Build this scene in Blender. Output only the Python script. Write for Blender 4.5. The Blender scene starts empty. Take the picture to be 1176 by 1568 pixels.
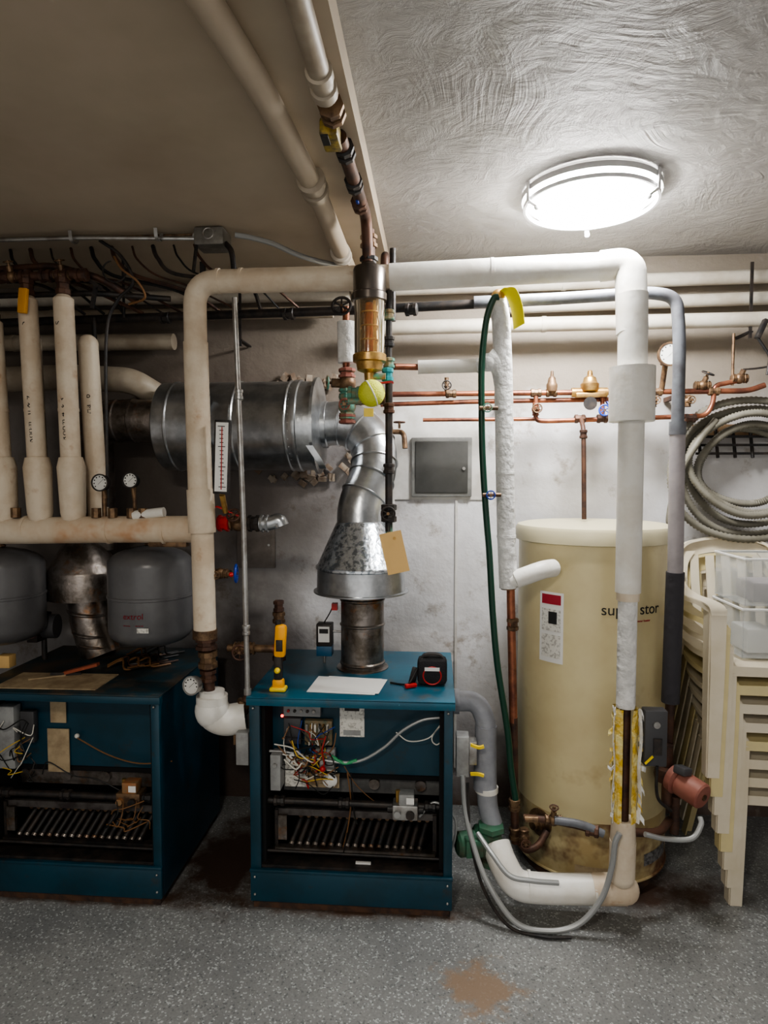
import bpy, bmesh, math, random
from mathutils import Vector, Matrix
random.seed(7)
V=Vector
EYE=1.69
# ---------------------------------------------------------------- materials
MC={}
def M(name,c,rough=.6,metal=0.,c2=None,scale=6.,lo=.42,hi=.62,bump=0.,bscale=40.,c3=None,s3=2.,lo3=.55,hi3=.7,emit=0,world=False,trans=0,detail=4,dist=0.,alpha=1.):
    if name in MC: return MC[name]
    m=bpy.data.materials.new(name); m.use_nodes=True; nt=m.node_tree; N=nt.nodes; L=nt.links
    b=N['Principled BSDF']; b.inputs['Roughness'].default_value=rough; b.inputs['Metallic'].default_value=metal
    b.inputs['Base Color'].default_value=(*c,1)
    m.diffuse_color=(*c,1)
    if trans: b.inputs['Transmission Weight'].default_value=trans
    if alpha<1: b.inputs['Alpha'].default_value=alpha
    if emit:
        b.inputs['Emission Color'].default_value=(*c,1); b.inputs['Emission Strength'].default_value=emit
    if c2 or bump or c3:
        if world: co=N.new('ShaderNodeNewGeometry').outputs['Position']
        else: co=N.new('ShaderNodeTexCoord').outputs['Object']
    col=None
    def layer(colin,cc,sc,l,h):
        n=N.new('ShaderNodeTexNoise'); n.inputs['Scale'].default_value=sc; n.inputs['Detail'].default_value=detail; n.inputs['Roughness'].default_value=.65
        n.inputs['Distortion'].default_value=dist
        L.new(co,n.inputs['Vector'])
        r=N.new('ShaderNodeMapRange'); r.inputs[1].default_value=l; r.inputs[2].default_value=h; L.new(n.outputs[0],r.inputs[0])
        mx=N.new('ShaderNodeMix'); mx.data_type='RGBA'; L.new(r.outputs[0],mx.inputs[0])
        if colin is None: mx.inputs[6].default_value=(*c,1)
        else: L.new(colin,mx.inputs[6])
        mx.inputs[7].default_value=(*cc,1); return mx.outputs[2]
    if c2: col=layer(col,c2,scale,lo,hi)
    if c3: col=layer(col,c3,s3,lo3,hi3)
    if col: L.new(col,b.inputs['Base Color'])
    if bump:
        n=N.new('ShaderNodeTexNoise'); n.inputs['Scale'].default_value=bscale; n.inputs['Detail'].default_value=3; L.new(co,n.inputs['Vector'])
        bp=N.new('ShaderNodeBump'); bp.inputs['Strength'].default_value=bump; bp.inputs['Distance'].default_value=.01
        L.new(n.outputs[0],bp.inputs['Height']); L.new(bp.outputs[0],b.inputs['Normal'])
    MC[name]=m; return m

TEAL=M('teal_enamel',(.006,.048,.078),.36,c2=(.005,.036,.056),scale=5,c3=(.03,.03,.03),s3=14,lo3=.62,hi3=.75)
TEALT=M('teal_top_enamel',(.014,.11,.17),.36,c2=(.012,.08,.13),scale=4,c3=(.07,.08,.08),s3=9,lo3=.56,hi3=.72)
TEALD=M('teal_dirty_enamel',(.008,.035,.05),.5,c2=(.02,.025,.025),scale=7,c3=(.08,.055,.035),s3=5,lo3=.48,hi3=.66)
BLACK=M('black_iron',(.012,.012,.013),.5,c2=(.04,.03,.025),scale=20)
INBLK=M('matt_black_lining',(.005,.005,.006),.9)  # near-black matt panels lining the boiler compartments
RUBBER=M('black_foam_rubber',(.04,.038,.045),.75,bump=.3)
CREAM=M('cream_enamel',(.66,.58,.35),.33,c2=(.60,.51,.30),scale=3,c3=(.45,.34,.17),s3=4,lo3=.62,hi3=.8)
CREAMT=M('cream_lid_plastic',(.62,.57,.39),.4)
CREAMB=M('rusty_cream_enamel',(.42,.32,.16),.5,c2=(.52,.44,.25),scale=6,c3=(.13,.06,.03),s3=5,lo3=.48,hi3=.64)
WHITE=M('white_pvc_jacket',(.76,.75,.71),.42,c2=(.68,.65,.59),scale=7,c3=(.48,.38,.27),s3=9,lo3=.66,hi3=.85,bump=.25,bscale=18)
TAN=M('aged_canvas_jacket',(.68,.59,.47),.55,c2=(.58,.47,.35),scale=6,c3=(.40,.22,.11),s3=8,lo3=.62,hi3=.8,bump=.4,bscale=22)
HEADR=M('stained_canvas_jacket',(.68,.59,.47),.5,c2=(.60,.47,.34),scale=5,c3=(.46,.20,.07),s3=4,lo3=.58,hi3=.78,bump=.35,bscale=20)
WRAP=M('white_wrinkled_wrap',(.80,.80,.79),.45,c2=(.60,.60,.59),scale=12,bump=1.,bscale=35)
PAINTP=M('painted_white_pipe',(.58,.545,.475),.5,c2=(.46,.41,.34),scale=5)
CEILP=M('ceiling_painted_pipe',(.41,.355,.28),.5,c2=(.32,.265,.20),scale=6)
GALV=M('galvanised_steel',(.58,.60,.62),.28,.92,c2=(.40,.42,.44),scale=9,c3=(.20,.19,.18),s3=3,lo3=.52,hi3=.72,bump=.12,bscale=30)
GALVD=M('tarnished_flue_steel',(.30,.27,.25),.38,.88,c2=(.13,.11,.09),scale=10,c3=(.28,.15,.08),s3=14,lo3=.55,hi3=.7,bump=.2)
SPANG=M('spangled_galvanised',(.66,.70,.74),.26,.9,c2=(.26,.29,.32),scale=45,lo=.47,hi=.57,bump=.25,bscale=50)
STEEL=M('zinc_conduit',(.45,.45,.44),.35,.8,c2=(.30,.28,.26),scale=15)
FLEX=M('grey_armoured_cable',(.38,.39,.39),.45,.5)
GREYP=M('grey_pipe_insulation',(.30,.31,.34),.6,c2=(.23,.24,.27),scale=6,bump=.2)
GREYD=M('dark_grey_pipe',(.14,.15,.17),.45,c2=(.09,.09,.10),scale=8)
GREYL=M('mauve_grey_jacket',(.34,.31,.32),.6,c2=(.26,.24,.25),scale=6)
COPPER=M('copper_pipe',(.38,.15,.085),.42,.7,c2=(.17,.07,.05),scale=9)
BROWN=M('rusty_iron_pipe',(.11,.055,.035),.55,.4,c2=(.05,.03,.025),scale=14)
BRASS=M('brass',(.58,.37,.13),.35,.85,c2=(.36,.21,.08),scale=20)
BRASSD=M('old_bronze',(.22,.14,.08),.5,.6,c2=(.09,.055,.035),scale=25)
GREEN=M('verdigris_fitting',(.10,.28,.22),.55,.2,c2=(.3,.2,.1),scale=25)
HOSEG=M('green_hose_rubber',(.005,.045,.025),.35)
PUMPG=M('green_pump_enamel',(.05,.15,.09),.5,c2=(.08,.09,.06),scale=10)
TANKG=M('grey_tank_enamel',(.13,.13,.135),.3,c2=(.10,.10,.105),scale=5)
BLUE=M('blue_handle',(.01,.05,.35),.4)
RED=M('red_plastic',(.45,.02,.02),.4)
PINK=M('faded_red_motor',(.30,.12,.09),.55,c2=(.24,.08,.06),scale=8)
YEL=M('yellow_plastic',(.85,.62,.03),.4)
ORG=M('orange_yellow_tool',(.85,.38,.01),.4)
TENNIS=M('tennis_ball_felt',(.66,.70,.10),.95,bump=.5,bscale=200)
FIBER=M('yellow_fiberglass',(.68,.45,.05),.95,c2=(.80,.70,.32),scale=25,bump=1.,bscale=60)
PAPER=M('paper_label',(.72,.71,.66),.7,c2=(.42,.41,.38),scale=90,lo=.5,hi=.6)
PAPERW=M('plain_paper',(.78,.78,.76),.7)
PAPERO=M('old_paper',(.42,.33,.21),.8,c2=(.28,.21,.13),scale=12)
MANILA=M('manila_card',(.72,.48,.20),.7)
CTRL=M('control_box_grey',(.32,.33,.33),.45,c2=(.23,.23,.23),scale=12)
DKBOX=M('dark_control_box',(.06,.06,.065),.5)
PLAST=M('white_plastic_chair',(.72,.655,.53),.42,c2=(.66,.59,.45),scale=4)
PLASTY=M('yellowed_plastic_chair',(.72,.62,.34),.42,c2=(.62,.54,.32),scale=4)
BIN=M('clear_plastic_bin',(.75,.78,.78),.15,alpha=.25)
CORR=M('corrugated_hose_plastic',(.21,.20,.165),.6,c2=(.15,.14,.11),scale=6)
GLASS=M('sight_glass',(.95,.75,.45),.08,trans=.92)
AMBER=M('amber_inner_tube',(.45,.14,.02),.3,c2=(.25,.06,.01),scale=15)
FACE=M('gauge_face',(.65,.65,.62),.4)
WOOD=M('old_board',(.28,.17,.09),.8,c2=(.4,.28,.16),scale=8)
BLUEBOX=M('blue_meter_box',(.02,.10,.20),.4)
PANELM=M('grey_panel_steel',(.062,.062,.058),.6,0,c2=(.045,.045,.042),scale=6)
PANELF=M('panel_frame_paint',(.22,.22,.21),.6,0,c2=(.15,.15,.145),scale=9)
PATCH=M('wall_patch_paint',(.60,.59,.57),.6,c2=(.48,.46,.43),scale=8)
WIREY=M('wire_yellow',(.6,.4,.05),.5); WIREW=M('wire_white',(.7,.68,.62),.5); WIREK=M('wire_black',(.01,.01,.01),.5)
WIRER=M('wire_red',(.4,.02,.02),.5); WIREB=M('wire_blue',(.02,.06,.3),.5); WIREO=M('wire_brown',(.20,.10,.04),.5)
LEDR=M('red_led',(1,.02,.01),.4,emit=6)
INK=M('black_ink',(.02,.02,.02),.6); INKR=M('red_ink',(.35,.02,.04),.6)
RBASE=M('rusted_base',(.09,.045,.025),.85,c2=(.03,.02,.018),scale=15)
RUB=M('rubble',(.20,.14,.10),.9,c2=(.36,.31,.25),scale=15)

# ---------------------------------------------------------------- builder
class B:
    def __init__(s,name): s.name=name; s.v=[]; s.f=[]; s.m=[]; s.mats=[]
    def mi(s,m):
        if m not in s.mats: s.mats.append(m)
        return s.mats.index(m)
    def add(s,vs,fs,m):
        o=len(s.v); k=s.mi(m)
        s.v+= [V(p) for p in vs]; s.f+=[tuple(i+o for i in f) for f in fs]; s.m+=[k]*len(fs)
    def box(s,c,sz,m,rot=None,bev=0.):
        bm=bmesh.new(); bmesh.ops.create_cube(bm,size=1)
        for v in bm.verts: v.co=V((v.co.x*sz[0],v.co.y*sz[1],v.co.z*sz[2]))
        if bev: bmesh.ops.bevel(bm,geom=bm.edges[:],offset=bev,segments=2,affect='EDGES',profile=.5)
        if rot is not None:
            R=Matrix.Rotation(rot[2],3,'Z')@Matrix.Rotation(rot[1],3,'Y')@Matrix.Rotation(rot[0],3,'X')
        else: R=Matrix.Identity(3)
        bm.verts.index_update()
        s.add([R@v.co+V(c) for v in bm.verts],[[v.index for v in f.verts] for f in bm.faces],m); bm.free(); return s
    def bb(s,x0,x1,y0,y1,z0,z1,m,bev=0.): return s.box(((x0+x1)/2,(y0+y1)/2,(z0+z1)/2),(abs(x1-x0),abs(y1-y0),abs(z1-z0)),m,None,bev)
    def sweep(s,pts,rads,m,seg=16,caps=True):
        pts=[V(p) for p in pts]; n=len(pts); vs=[]; fs=[]
        t=[(pts[min(i+1,n-1)]-pts[max(i-1,0)]).normalized() for i in range(n)]
        a=V((0,0,1)) if abs(t[0].z)<.9 else V((0,1,0))
        u=(a-t[0]*a.dot(t[0])).normalized()
        for i in range(n):
            u=(u-t[i]*u.dot(t[i])).normalized(); w=t[i].cross(u)
            for k in range(seg):
                an=2*math.pi*k/seg; vs.append(pts[i]+(u*math.cos(an)+w*math.sin(an))*rads[i])
        for i in range(n-1):
            for k in range(seg):
                k2=(k+1)%seg; fs.append((i*seg+k,i*seg+k2,(i+1)*seg+k2,(i+1)*seg+k))
        if caps: fs.append(tuple(range(seg-1,-1,-1))); fs.append(tuple((n-1)*seg+k for k in range(seg)))
        s.add(vs,fs,m); return s
    def tube(s,P,r,m,bend=.08,seg=16,r2=None):
        P=[V(p) for p in P]; out=[P[0]]
        for i in range(1,len(P)-1):
            a,b,c=P[i-1],P[i],P[i+1]; d=min(bend,(a-b).length*.49,(c-b).length*.49)
            p0=b+(a-b).normalized()*d; p1=b+(c-b).normalized()*d
            for k in range(9):
                q=k/8; out.append(p0*(1-q)**2+b*2*q*(1-q)+p1*q*q)
        out.append(P[-1]); n=len(out)
        rr=[r if r2 is None else r+(r2-r)*i/(n-1) for i in range(n)]
        return s.sweep(out,rr,m,seg)
    def spline(s,P,r,m,seg=8,n=8):
        P=[V(p) for p in P]; Q=[P[0]*2-P[1]]+P+[P[-1]*2-P[-2]]; out=[]
        for i in range(1,len(Q)-2):
            for k in range(n):
                t=k/n; a,b,c,d=Q[i-1],Q[i],Q[i+1],Q[i+2]
                out.append(.5*((2*b)+(c-a)*t+(2*a-5*b+4*c-d)*t*t+(-a+3*b-3*c+d)*t**3))
        out.append(P[-1]); return s.sweep(out,[r]*len(out),m,seg)
    def lathe(s,prof,o,ax,m,seg=32,caps=True):
        ax=V(ax).normalized(); o=V(o)
        a=V((0,0,1)) if abs(ax.z)<.9 else V((0,1,0)); u=(a-ax*a.dot(ax)).normalized(); w=ax.cross(u)
        vs=[];fs=[]
        for r,t in prof:
            for k in range(seg):
                an=2*math.pi*k/seg; vs.append(o+ax*t+(u*math.cos(an)+w*math.sin(an))*max(r,1e-4))
        n=len(prof)
        for i in range(n-1):
            for k in range(seg):
                k2=(k+1)%seg; fs.append((i*seg+k,i*seg+k2,(i+1)*seg+k2,(i+1)*seg+k))
        if caps: fs.append(tuple(range(seg-1,-1,-1))); fs.append(tuple((n-1)*seg+k for k in range(seg)))
        s.add(vs,fs,m); return s
    def cyl(s,p0,p1,r,m,seg=20,r2=None):
        p0=V(p0);p1=V(p1); l=(p1-p0).length
        return s.lathe([(r,0),(r if r2 is None else r2,l)],p0,p1-p0,m,seg)
    def torus(s,c,ax,R,r,m,seg=24,ss=8,a0=0,a1=2*math.pi):
        ax=V(ax).normalized(); a=V((0,0,1)) if abs(ax.z)<.9 else V((0,1,0)); u=(a-ax*a.dot(ax)).normalized(); w=ax.cross(u); c=V(c)
        pts=[c+(u*math.cos(a0+(a1-a0)*i/seg)+w*math.sin(a0+(a1-a0)*i/seg))*R for i in range(seg+1)]
        return s.sweep(pts,[r]*len(pts),m,ss)
    def sph(s,c,r,m,sc=(1,1,1),seg=20):
        vs=[];fs=[];n=12;c=V(c)
        for i in range(n+1):
            ph=math.pi*i/n
            for k in range(seg):
                an=2*math.pi*k/seg
                vs.append(c+V((max(math.sin(ph),.001)*math.cos(an)*sc[0],max(math.sin(ph),.001)*math.sin(an)*sc[1],-math.cos(ph)*sc[2]))*r)
        for i in range(n):
            for k in range(seg):
                k2=(k+1)%seg; fs.append((i*seg+k,i*seg+k2,(i+1)*seg+k2,(i+1)*seg+k))
        s.add(vs,fs,m); return s
    def ribbon(s,P,wd,w,t,m,smooth=True,w2=None,n=6):
        P=[V(p) for p in P]
        if smooth and len(P)>2:
            Q=[P[0]*2-P[1]]+P+[P[-1]*2-P[-2]]; out=[]
            for i in range(1,len(Q)-2):
                for k in range(n):
                    q=k/n; a,b,c,d=Q[i-1],Q[i],Q[i+1],Q[i+2]
                    out.append(.5*((2*b)+(c-a)*q+(2*a-5*b+4*c-d)*q*q+(-a+3*b-3*c+d)*q**3))
            out.append(P[-1]); P=out
        wd=V(wd).normalized(); vs=[];fs=[];N=len(P)
        for i in range(N):
            tg=(P[min(i+1,N-1)]-P[max(i-1,0)]).normalized(); nn=tg.cross(wd).normalized(); ww=w if w2 is None else w+(w2-w)*i/(N-1)
            for a,b in ((-1,-1),(1,-1),(1,1),(-1,1)): vs.append(P[i]+wd*a*ww/2+nn*b*t/2)
        for i in range(N-1):
            for k in range(4):
                k2=(k+1)%4; fs.append((i*4+k,i*4+k2,(i+1)*4+k2,(i+1)*4+k))
        fs.append((3,2,1,0)); fs.append(tuple((N-1)*4+k for k in range(4)))
        s.add(vs,fs,m); return s
    def text(s,body,size,m,mapf,ext=0.0006):
        cu=bpy.data.curves.new('tmp','FONT'); cu.body=body; cu.size=size; cu.extrude=ext; cu.align_x='CENTER'; cu.align_y='CENTER'
        ob=bpy.data.objects.new('tmp',cu); bpy.context.collection.objects.link(ob)
        me=bpy.data.meshes.new_from_object(ob.evaluated_get(bpy.context.evaluated_depsgraph_get()))
        s.add([mapf(v.co) for v in me.vertices],[tuple(p.vertices) for p in me.polygons],m)
        bpy.data.objects.remove(ob); bpy.data.curves.remove(cu); bpy.data.meshes.remove(me); return s
    def done(s,parent=None,ang=35):
        xs=[p.x for p in s.v]; ys=[p.y for p in s.v]; zs=[p.z for p in s.v]
        c=V(((min(xs)+max(xs))/2,(min(ys)+max(ys))/2,min(zs)))
        me=bpy.data.meshes.new(s.name); me.from_pydata([p-c for p in s.v],[],s.f)
        for m in s.mats: me.materials.append(m)
        me.polygons.foreach_set('material_index',s.m)
        me.polygons.foreach_set('use_smooth',[True]*len(s.f))
        me.update(); me.set_sharp_from_angle(angle=math.radians(ang))
        ob=bpy.data.objects.new(s.name,me); ob.location=c; bpy.context.collection.objects.link(ob)
        return ob
def gauge(b,c,r,stem=None,ax=(0,-1,0),m=BLACK):
    ax=V(ax).normalized(); c=V(c)
    b.lathe([(r*.7,-.03),(r,-.022),(r,.0),(r*1.1,.002),(r*1.1,.008),(r*.94,.008),(r*.94,.003)],c,ax,m,28)
    b.lathe([(r*.93,.003),(r*.93,.0045)],c,ax,FACE,28)
    side=V((0,0,1)).cross(ax).normalized()
    b.ribbon([c+ax*.006-side*r*.2+V((0,0,-r*.2)),c+ax*.006+side*r*.55+V((0,0,r*.5))],side.cross(ax).normalized()-side*.9,.004,.001,INK,False)
    for k in range(9):
        an=math.radians(-130+k*32); d=side*math.sin(an)+V((0,0,1))*math.cos(an)
        b.box(c+ax*.005+d*r*.74,(.005,.001,.005),INK)
    if stem: b.cyl(c-ax*.012,stem,.009,BRASSD,12)
def wheel(b,c,ax,R,m,stem=.03,sm=BRASSD):
    ax=V(ax).normalized(); c=V(c)
    b.torus(c+ax*stem,ax,R,R*.16,m,20,8); b.cyl(c,c+ax*(stem+.006),.006,sm,10)
    a=V((0,0,1)) if abs(ax.z)<.9 else V((0,1,0)); u=(a-ax*a.dot(ax)).normalized(); w=ax.cross(u)
    for k in range(3):
        an=k*math.pi/3; d=(u*math.cos(an)+w*math.sin(an))*R
        b.cyl(c+ax*stem-d,c+ax*stem+d,R*.1,m,6)
def coupling(b,p,ax,r,l,m,seg=8):
    ax=V(ax).normalized(); p=V(p)
    b.lathe([(r*.8,-l/2),(r,-l/2+.003),(r,-l*.18),(r*.82,-l*.15),(r*.82,l*.15),(r,l*.18),(r,l/2-.003),(r*.8,l/2)],p,ax,m,seg)
def valve(b,p,ax,r,m,hm,hd=(0,0,1),hr=.03,lever=False):
    ax=V(ax).normalized(); p=V(p); hd=V(hd).normalized()
    coupling(b,p-ax*r*1.6,ax,r*1.35,r*1.2,m); coupling(b,p+ax*r*1.6,ax,r*1.35,r*1.2,m)
    b.sph(p,r*1.5,m); b.cyl(p,p+hd*r*2.6,r*.75,m,8)
    if lever: b.ribbon([p+hd*r*2.7,p+hd*r*2.9+ax*.05,p+hd*r*3.4+ax*.1],ax.cross(hd),.018,.004,hm)
    else: wheel(b,p+hd*r*2.4,hd,hr,hm,.02)

# ---------------------------------------------------------------- room shell
def nodes_mat(name):
    m=bpy.data.materials.new(name); m.use_nodes=True; return m,m.node_tree.nodes,m.node_tree.links,m.node_tree.nodes['Principled BSDF']
def noise(N,L,co,sc,det=5,ro=.6,dist=0,out=0):
    n=N.new('ShaderNodeTexNoise'); n.inputs['Scale'].default_value=sc; n.inputs['Detail'].default_value=det; n.inputs['Roughness'].default_value=ro; n.inputs['Distortion'].default_value=dist; L.new(co,n.inputs['Vector']); return n.outputs[out]
def rng(N,L,x,a,b,c=0,d=1):
    r=N.new('ShaderNodeMapRange'); L.new(x,r.inputs[0])
    for i,q in enumerate((a,b,c,d)): r.inputs[i+1].default_value=q
    return r.outputs[0]
def mix(N,L,f,a,b):
    x=N.new('ShaderNodeMix'); x.data_type='RGBA'; L.new(f,x.inputs[0])
    for i,q in ((6,a),(7,b)):
        if isinstance(q,tuple): x.inputs[i].default_value=(*q,1)
        else: L.new(q,x.inputs[i])
    return x.outputs[2]
def math_(N,L,op,a,b):
    x=N.new('ShaderNodeMath'); x.operation=op
    for i,q in enumerate((a,b)):
        if isinstance(q,(int,float)): x.inputs[i].default_value=q
        else: L.new(q,x.inputs[i])
    return x.outputs[0]
def floor_mat():
    m,N,L,b=nodes_mat('speckled_epoxy_floor'); co=N.new('ShaderNodeNewGeometry').outputs['Position']
    base=mix(N,L,rng(N,L,noise(N,L,co,2.5),.35,.65),(.175,.18,.18),(.25,.255,.25))
    base=mix(N,L,rng(N,L,noise(N,L,co,120,2),.35,.65,0,.45),base,(.12,.125,.125))
    v=N.new('ShaderNodeTexVoronoi'); v.inputs['Scale'].default_value=170; L.new(co,v.inputs['Vector'])
    sep=N.new('ShaderNodeSeparateColor'); L.new(v.outputs['Color'],sep.inputs[0])
    base=mix(N,L,rng(N,L,sep.outputs[0],.86,.92,0,.7),base,(.46,.48,.48))
    base=mix(N,L,rng(N,L,sep.outputs[1],.90,.94,0,.6),base,(.07,.075,.08))
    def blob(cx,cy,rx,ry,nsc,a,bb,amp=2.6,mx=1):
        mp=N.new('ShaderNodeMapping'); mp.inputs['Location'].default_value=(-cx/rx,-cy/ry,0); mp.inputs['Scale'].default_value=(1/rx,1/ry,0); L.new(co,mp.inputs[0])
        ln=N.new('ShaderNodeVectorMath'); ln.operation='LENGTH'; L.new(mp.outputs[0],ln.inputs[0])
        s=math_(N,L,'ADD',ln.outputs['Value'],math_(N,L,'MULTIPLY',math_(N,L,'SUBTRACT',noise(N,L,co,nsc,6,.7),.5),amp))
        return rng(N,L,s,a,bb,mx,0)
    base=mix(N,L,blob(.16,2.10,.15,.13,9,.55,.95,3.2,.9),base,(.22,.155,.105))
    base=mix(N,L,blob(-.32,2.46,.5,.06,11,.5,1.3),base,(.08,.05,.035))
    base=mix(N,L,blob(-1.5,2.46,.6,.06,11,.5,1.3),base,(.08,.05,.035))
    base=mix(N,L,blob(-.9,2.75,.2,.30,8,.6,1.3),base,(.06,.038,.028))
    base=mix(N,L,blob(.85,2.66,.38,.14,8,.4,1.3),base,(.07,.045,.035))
    L.new(base,b.inputs['Base Color']); b.inputs['Roughness'].default_value=.36
    bp=N.new('ShaderNodeBump'); bp.inputs['Strength'].default_value=.25; bp.inputs['Distance'].default_value=.004; L.new(noise(N,L,co,90,3),bp.inputs['Height']); L.new(bp.outputs[0],b.inputs['Normal'])
    return m
def wall_mat():
    m,N,L,b=nodes_mat('painted_masonry_wall'); co=N.new('ShaderNodeNewGeometry').outputs['Position']
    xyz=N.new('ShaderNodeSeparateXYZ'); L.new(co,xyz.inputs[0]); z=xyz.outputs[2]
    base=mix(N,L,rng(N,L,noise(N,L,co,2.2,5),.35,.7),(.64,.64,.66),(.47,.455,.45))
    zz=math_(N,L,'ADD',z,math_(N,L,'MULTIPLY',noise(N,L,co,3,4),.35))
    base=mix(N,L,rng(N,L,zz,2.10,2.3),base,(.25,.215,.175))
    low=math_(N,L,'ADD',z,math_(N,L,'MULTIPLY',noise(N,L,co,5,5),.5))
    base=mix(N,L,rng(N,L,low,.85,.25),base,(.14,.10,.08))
    base=mix(N,L,rng(N,L,noise(N,L,co,6,7,.7),.57,.68,0,.8),base,(.28,.24,.205))
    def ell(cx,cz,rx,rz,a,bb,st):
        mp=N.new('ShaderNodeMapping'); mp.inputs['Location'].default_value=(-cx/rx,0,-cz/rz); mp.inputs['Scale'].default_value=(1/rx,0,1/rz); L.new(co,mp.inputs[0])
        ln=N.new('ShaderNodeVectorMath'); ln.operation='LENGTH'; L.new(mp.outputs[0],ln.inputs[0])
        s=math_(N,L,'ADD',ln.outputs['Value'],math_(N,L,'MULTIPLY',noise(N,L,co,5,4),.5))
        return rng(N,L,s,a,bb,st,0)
    base=mix(N,L,ell(-1.15,1.75,1.1,.75,.6,1.4,.8),base,(.13,.10,.085))  # left wall around the duct: shade away from the lamp painted in
    base=mix(N,L,ell(-2.0,1.7,1.0,1.3,.8,1.5,.8),base,(.10,.08,.065))  # far-left shade put into the wall colour
    base=mix(N,L,ell(-.95,.35,.5,.75,.9,1.4,.9),base,(.05,.032,.025))  # low wall between boilers: grime with the gap's shade painted in
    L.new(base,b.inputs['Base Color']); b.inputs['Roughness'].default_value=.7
    bp=N.new('ShaderNodeBump'); bp.inputs['Strength'].default_value=.6; bp.inputs['Distance'].default_value=.015; L.new(noise(N,L,co,7,5),bp.inputs['Height']); L.new(bp.outputs[0],b.inputs['Normal'])
    return m
def plaster_mat():
    m,N,L,b=nodes_mat('swirled_plaster_ceiling'); co=N.new('ShaderNodeNewGeometry').outputs['Position']
    def vm(op,a,c,sc=None):
        x=N.new('ShaderNodeVectorMath'); x.operation=op; L.new(a,x.inputs[0])
        if sc is not None: x.inputs['Scale'].default_value=sc
        elif isinstance(c,tuple): x.inputs[1].default_value=c
        else: L.new(c,x.inputs[1])
        return x.outputs[0]
    base=mix(N,L,rng(N,L,noise(N,L,co,1.6,5),.3,.7),(.47,.46,.445),(.33,.315,.30))
    wv=vm('ADD',co,vm('SCALE',vm('SUBTRACT',noise(N,L,co,1.3,1.5,.45,0,1),(.5,.5,.5)),None,1.1))
    def strokes(rot,sx,sy):
        mp=N.new('ShaderNodeMapping'); mp.inputs['Rotation'].default_value=(0,0,rot); L.new(wv,mp.inputs[0])
        m2=N.new('ShaderNodeMapping'); m2.inputs['Scale'].default_value=(sx,sy,1); L.new(mp.outputs[0],m2.inputs[0])
        return noise(N,L,m2.outputs[0],1,3,.6)
    k=rng(N,L,noise(N,L,co,2.1,2),.44,.56)
    a=strokes(.5,42,5); c=strokes(1.9,38,5)
    st=math_(N,L,'ADD',math_(N,L,'MULTIPLY',a,k),math_(N,L,'MULTIPLY',c,math_(N,L,'SUBTRACT',1.0,k)))
    st=math_(N,L,'MULTIPLY',st,rng(N,L,noise(N,L,co,2.6,3),.38,.62,.15,1))
    h=math_(N,L,'ADD',st,math_(N,L,'MULTIPLY',noise(N,L,co,10,7,.68,.8),1.3))
    L.new(base,b.inputs['Base Color']); b.inputs['Roughness'].default_value=.55
    bp=N.new('ShaderNodeBump'); bp.inputs['Strength'].default_value=.62; bp.inputs['Distance'].default_value=.018; L.new(h,bp.inputs['Height']); L.new(bp.outputs[0],b.inputs['Normal'])
    return m
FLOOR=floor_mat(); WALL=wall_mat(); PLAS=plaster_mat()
CEILL=M('smooth_beige_ceiling',(.47,.40,.31),.62,c2=(.38,.315,.235),scale=1.5,lo=.35,hi=.7,bump=.25,bscale=6,world=True)
WYB=3.3; YF=-1.6
def slab(name,x0,x1,y0,y1,z0,z1,m): B(name).bb(x0,x1,y0,y1,z0,z1,m).done()
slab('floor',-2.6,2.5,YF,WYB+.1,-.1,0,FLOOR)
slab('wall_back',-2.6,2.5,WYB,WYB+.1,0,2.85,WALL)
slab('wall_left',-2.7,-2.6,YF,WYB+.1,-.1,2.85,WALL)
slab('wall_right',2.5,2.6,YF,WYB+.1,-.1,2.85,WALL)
b=B('ceiling'); b.bb(-2.6,2.5,YF,WYB,2.75,2.85,PLAS); b.bb(-2.6,-.225,YF,WYB,2.67,2.749,CEILL); b.done()

# ---------------------------------------------------------------- ceiling lamp, plus added fill lamp
LR=M('lamp_trim_white',(.55,.55,.55),.35,.3)
def lamp(c,em):
    b=B('ceiling_lamp'); x,y,z=c; R=.235
    b.lathe([(R*.9,0),(R*.9,-.02),(R*.86,-.02)],(x,y,z),(0,0,1),LR,48)
    b.lathe([(R*.97,-.022),(R*.95,-.045),(R*.82,-.075),(R*.55,-.098),(R*.25,-.108),(.002,-.11)],(x,y,z),(0,0,1),em,32,False)
    b.lathe([(R*.97,-.0215),(.002,-.0215)],(x,y,z),(0,0,1),LR,48,False)
    b.lathe([(R*1.0,-.014),(R*1.06,-.014),(R*1.06,-.034),(R*1.0,-.034),(R*1.0,-.014)],(x,y,z),(0,0,1),LR,48,False)
    b.lathe([(R*.99,-.05),(R*1.03,-.05),(R*1.03,-.064),(R*.99,-.064),(R*.99,-.05)],(x,y,z),(0,0,1),LR,48,False)
    for an in (80,200,320):
        a=math.radians(an); d=V((math.cos(a),math.sin(a),0)); p=V((x,y,z))
        b.ribbon([p+d*R*1.08+V((0,0,-.005)),p+d*R*1.07+V((0,0,-.072)),p+d*R*.93+V((0,0,-.086))],d.cross(V((0,0,1))),.018,.006,LR,False)
        b.sph(p+d*R*.93+V((0,0,-.092)),.01,LR)
    return b.done(ang=50)
lamp((.565,2.52,2.75),M('lamp_diffuser',(1,.985,.96),.3,emit=155))
lamp((-.5,-.35,2.67),M('fill_diffuser_warm',(1,.93,.82),.3,emit=95))  # unseen fill lamp added behind the camera to light the boiler fronts

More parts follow.
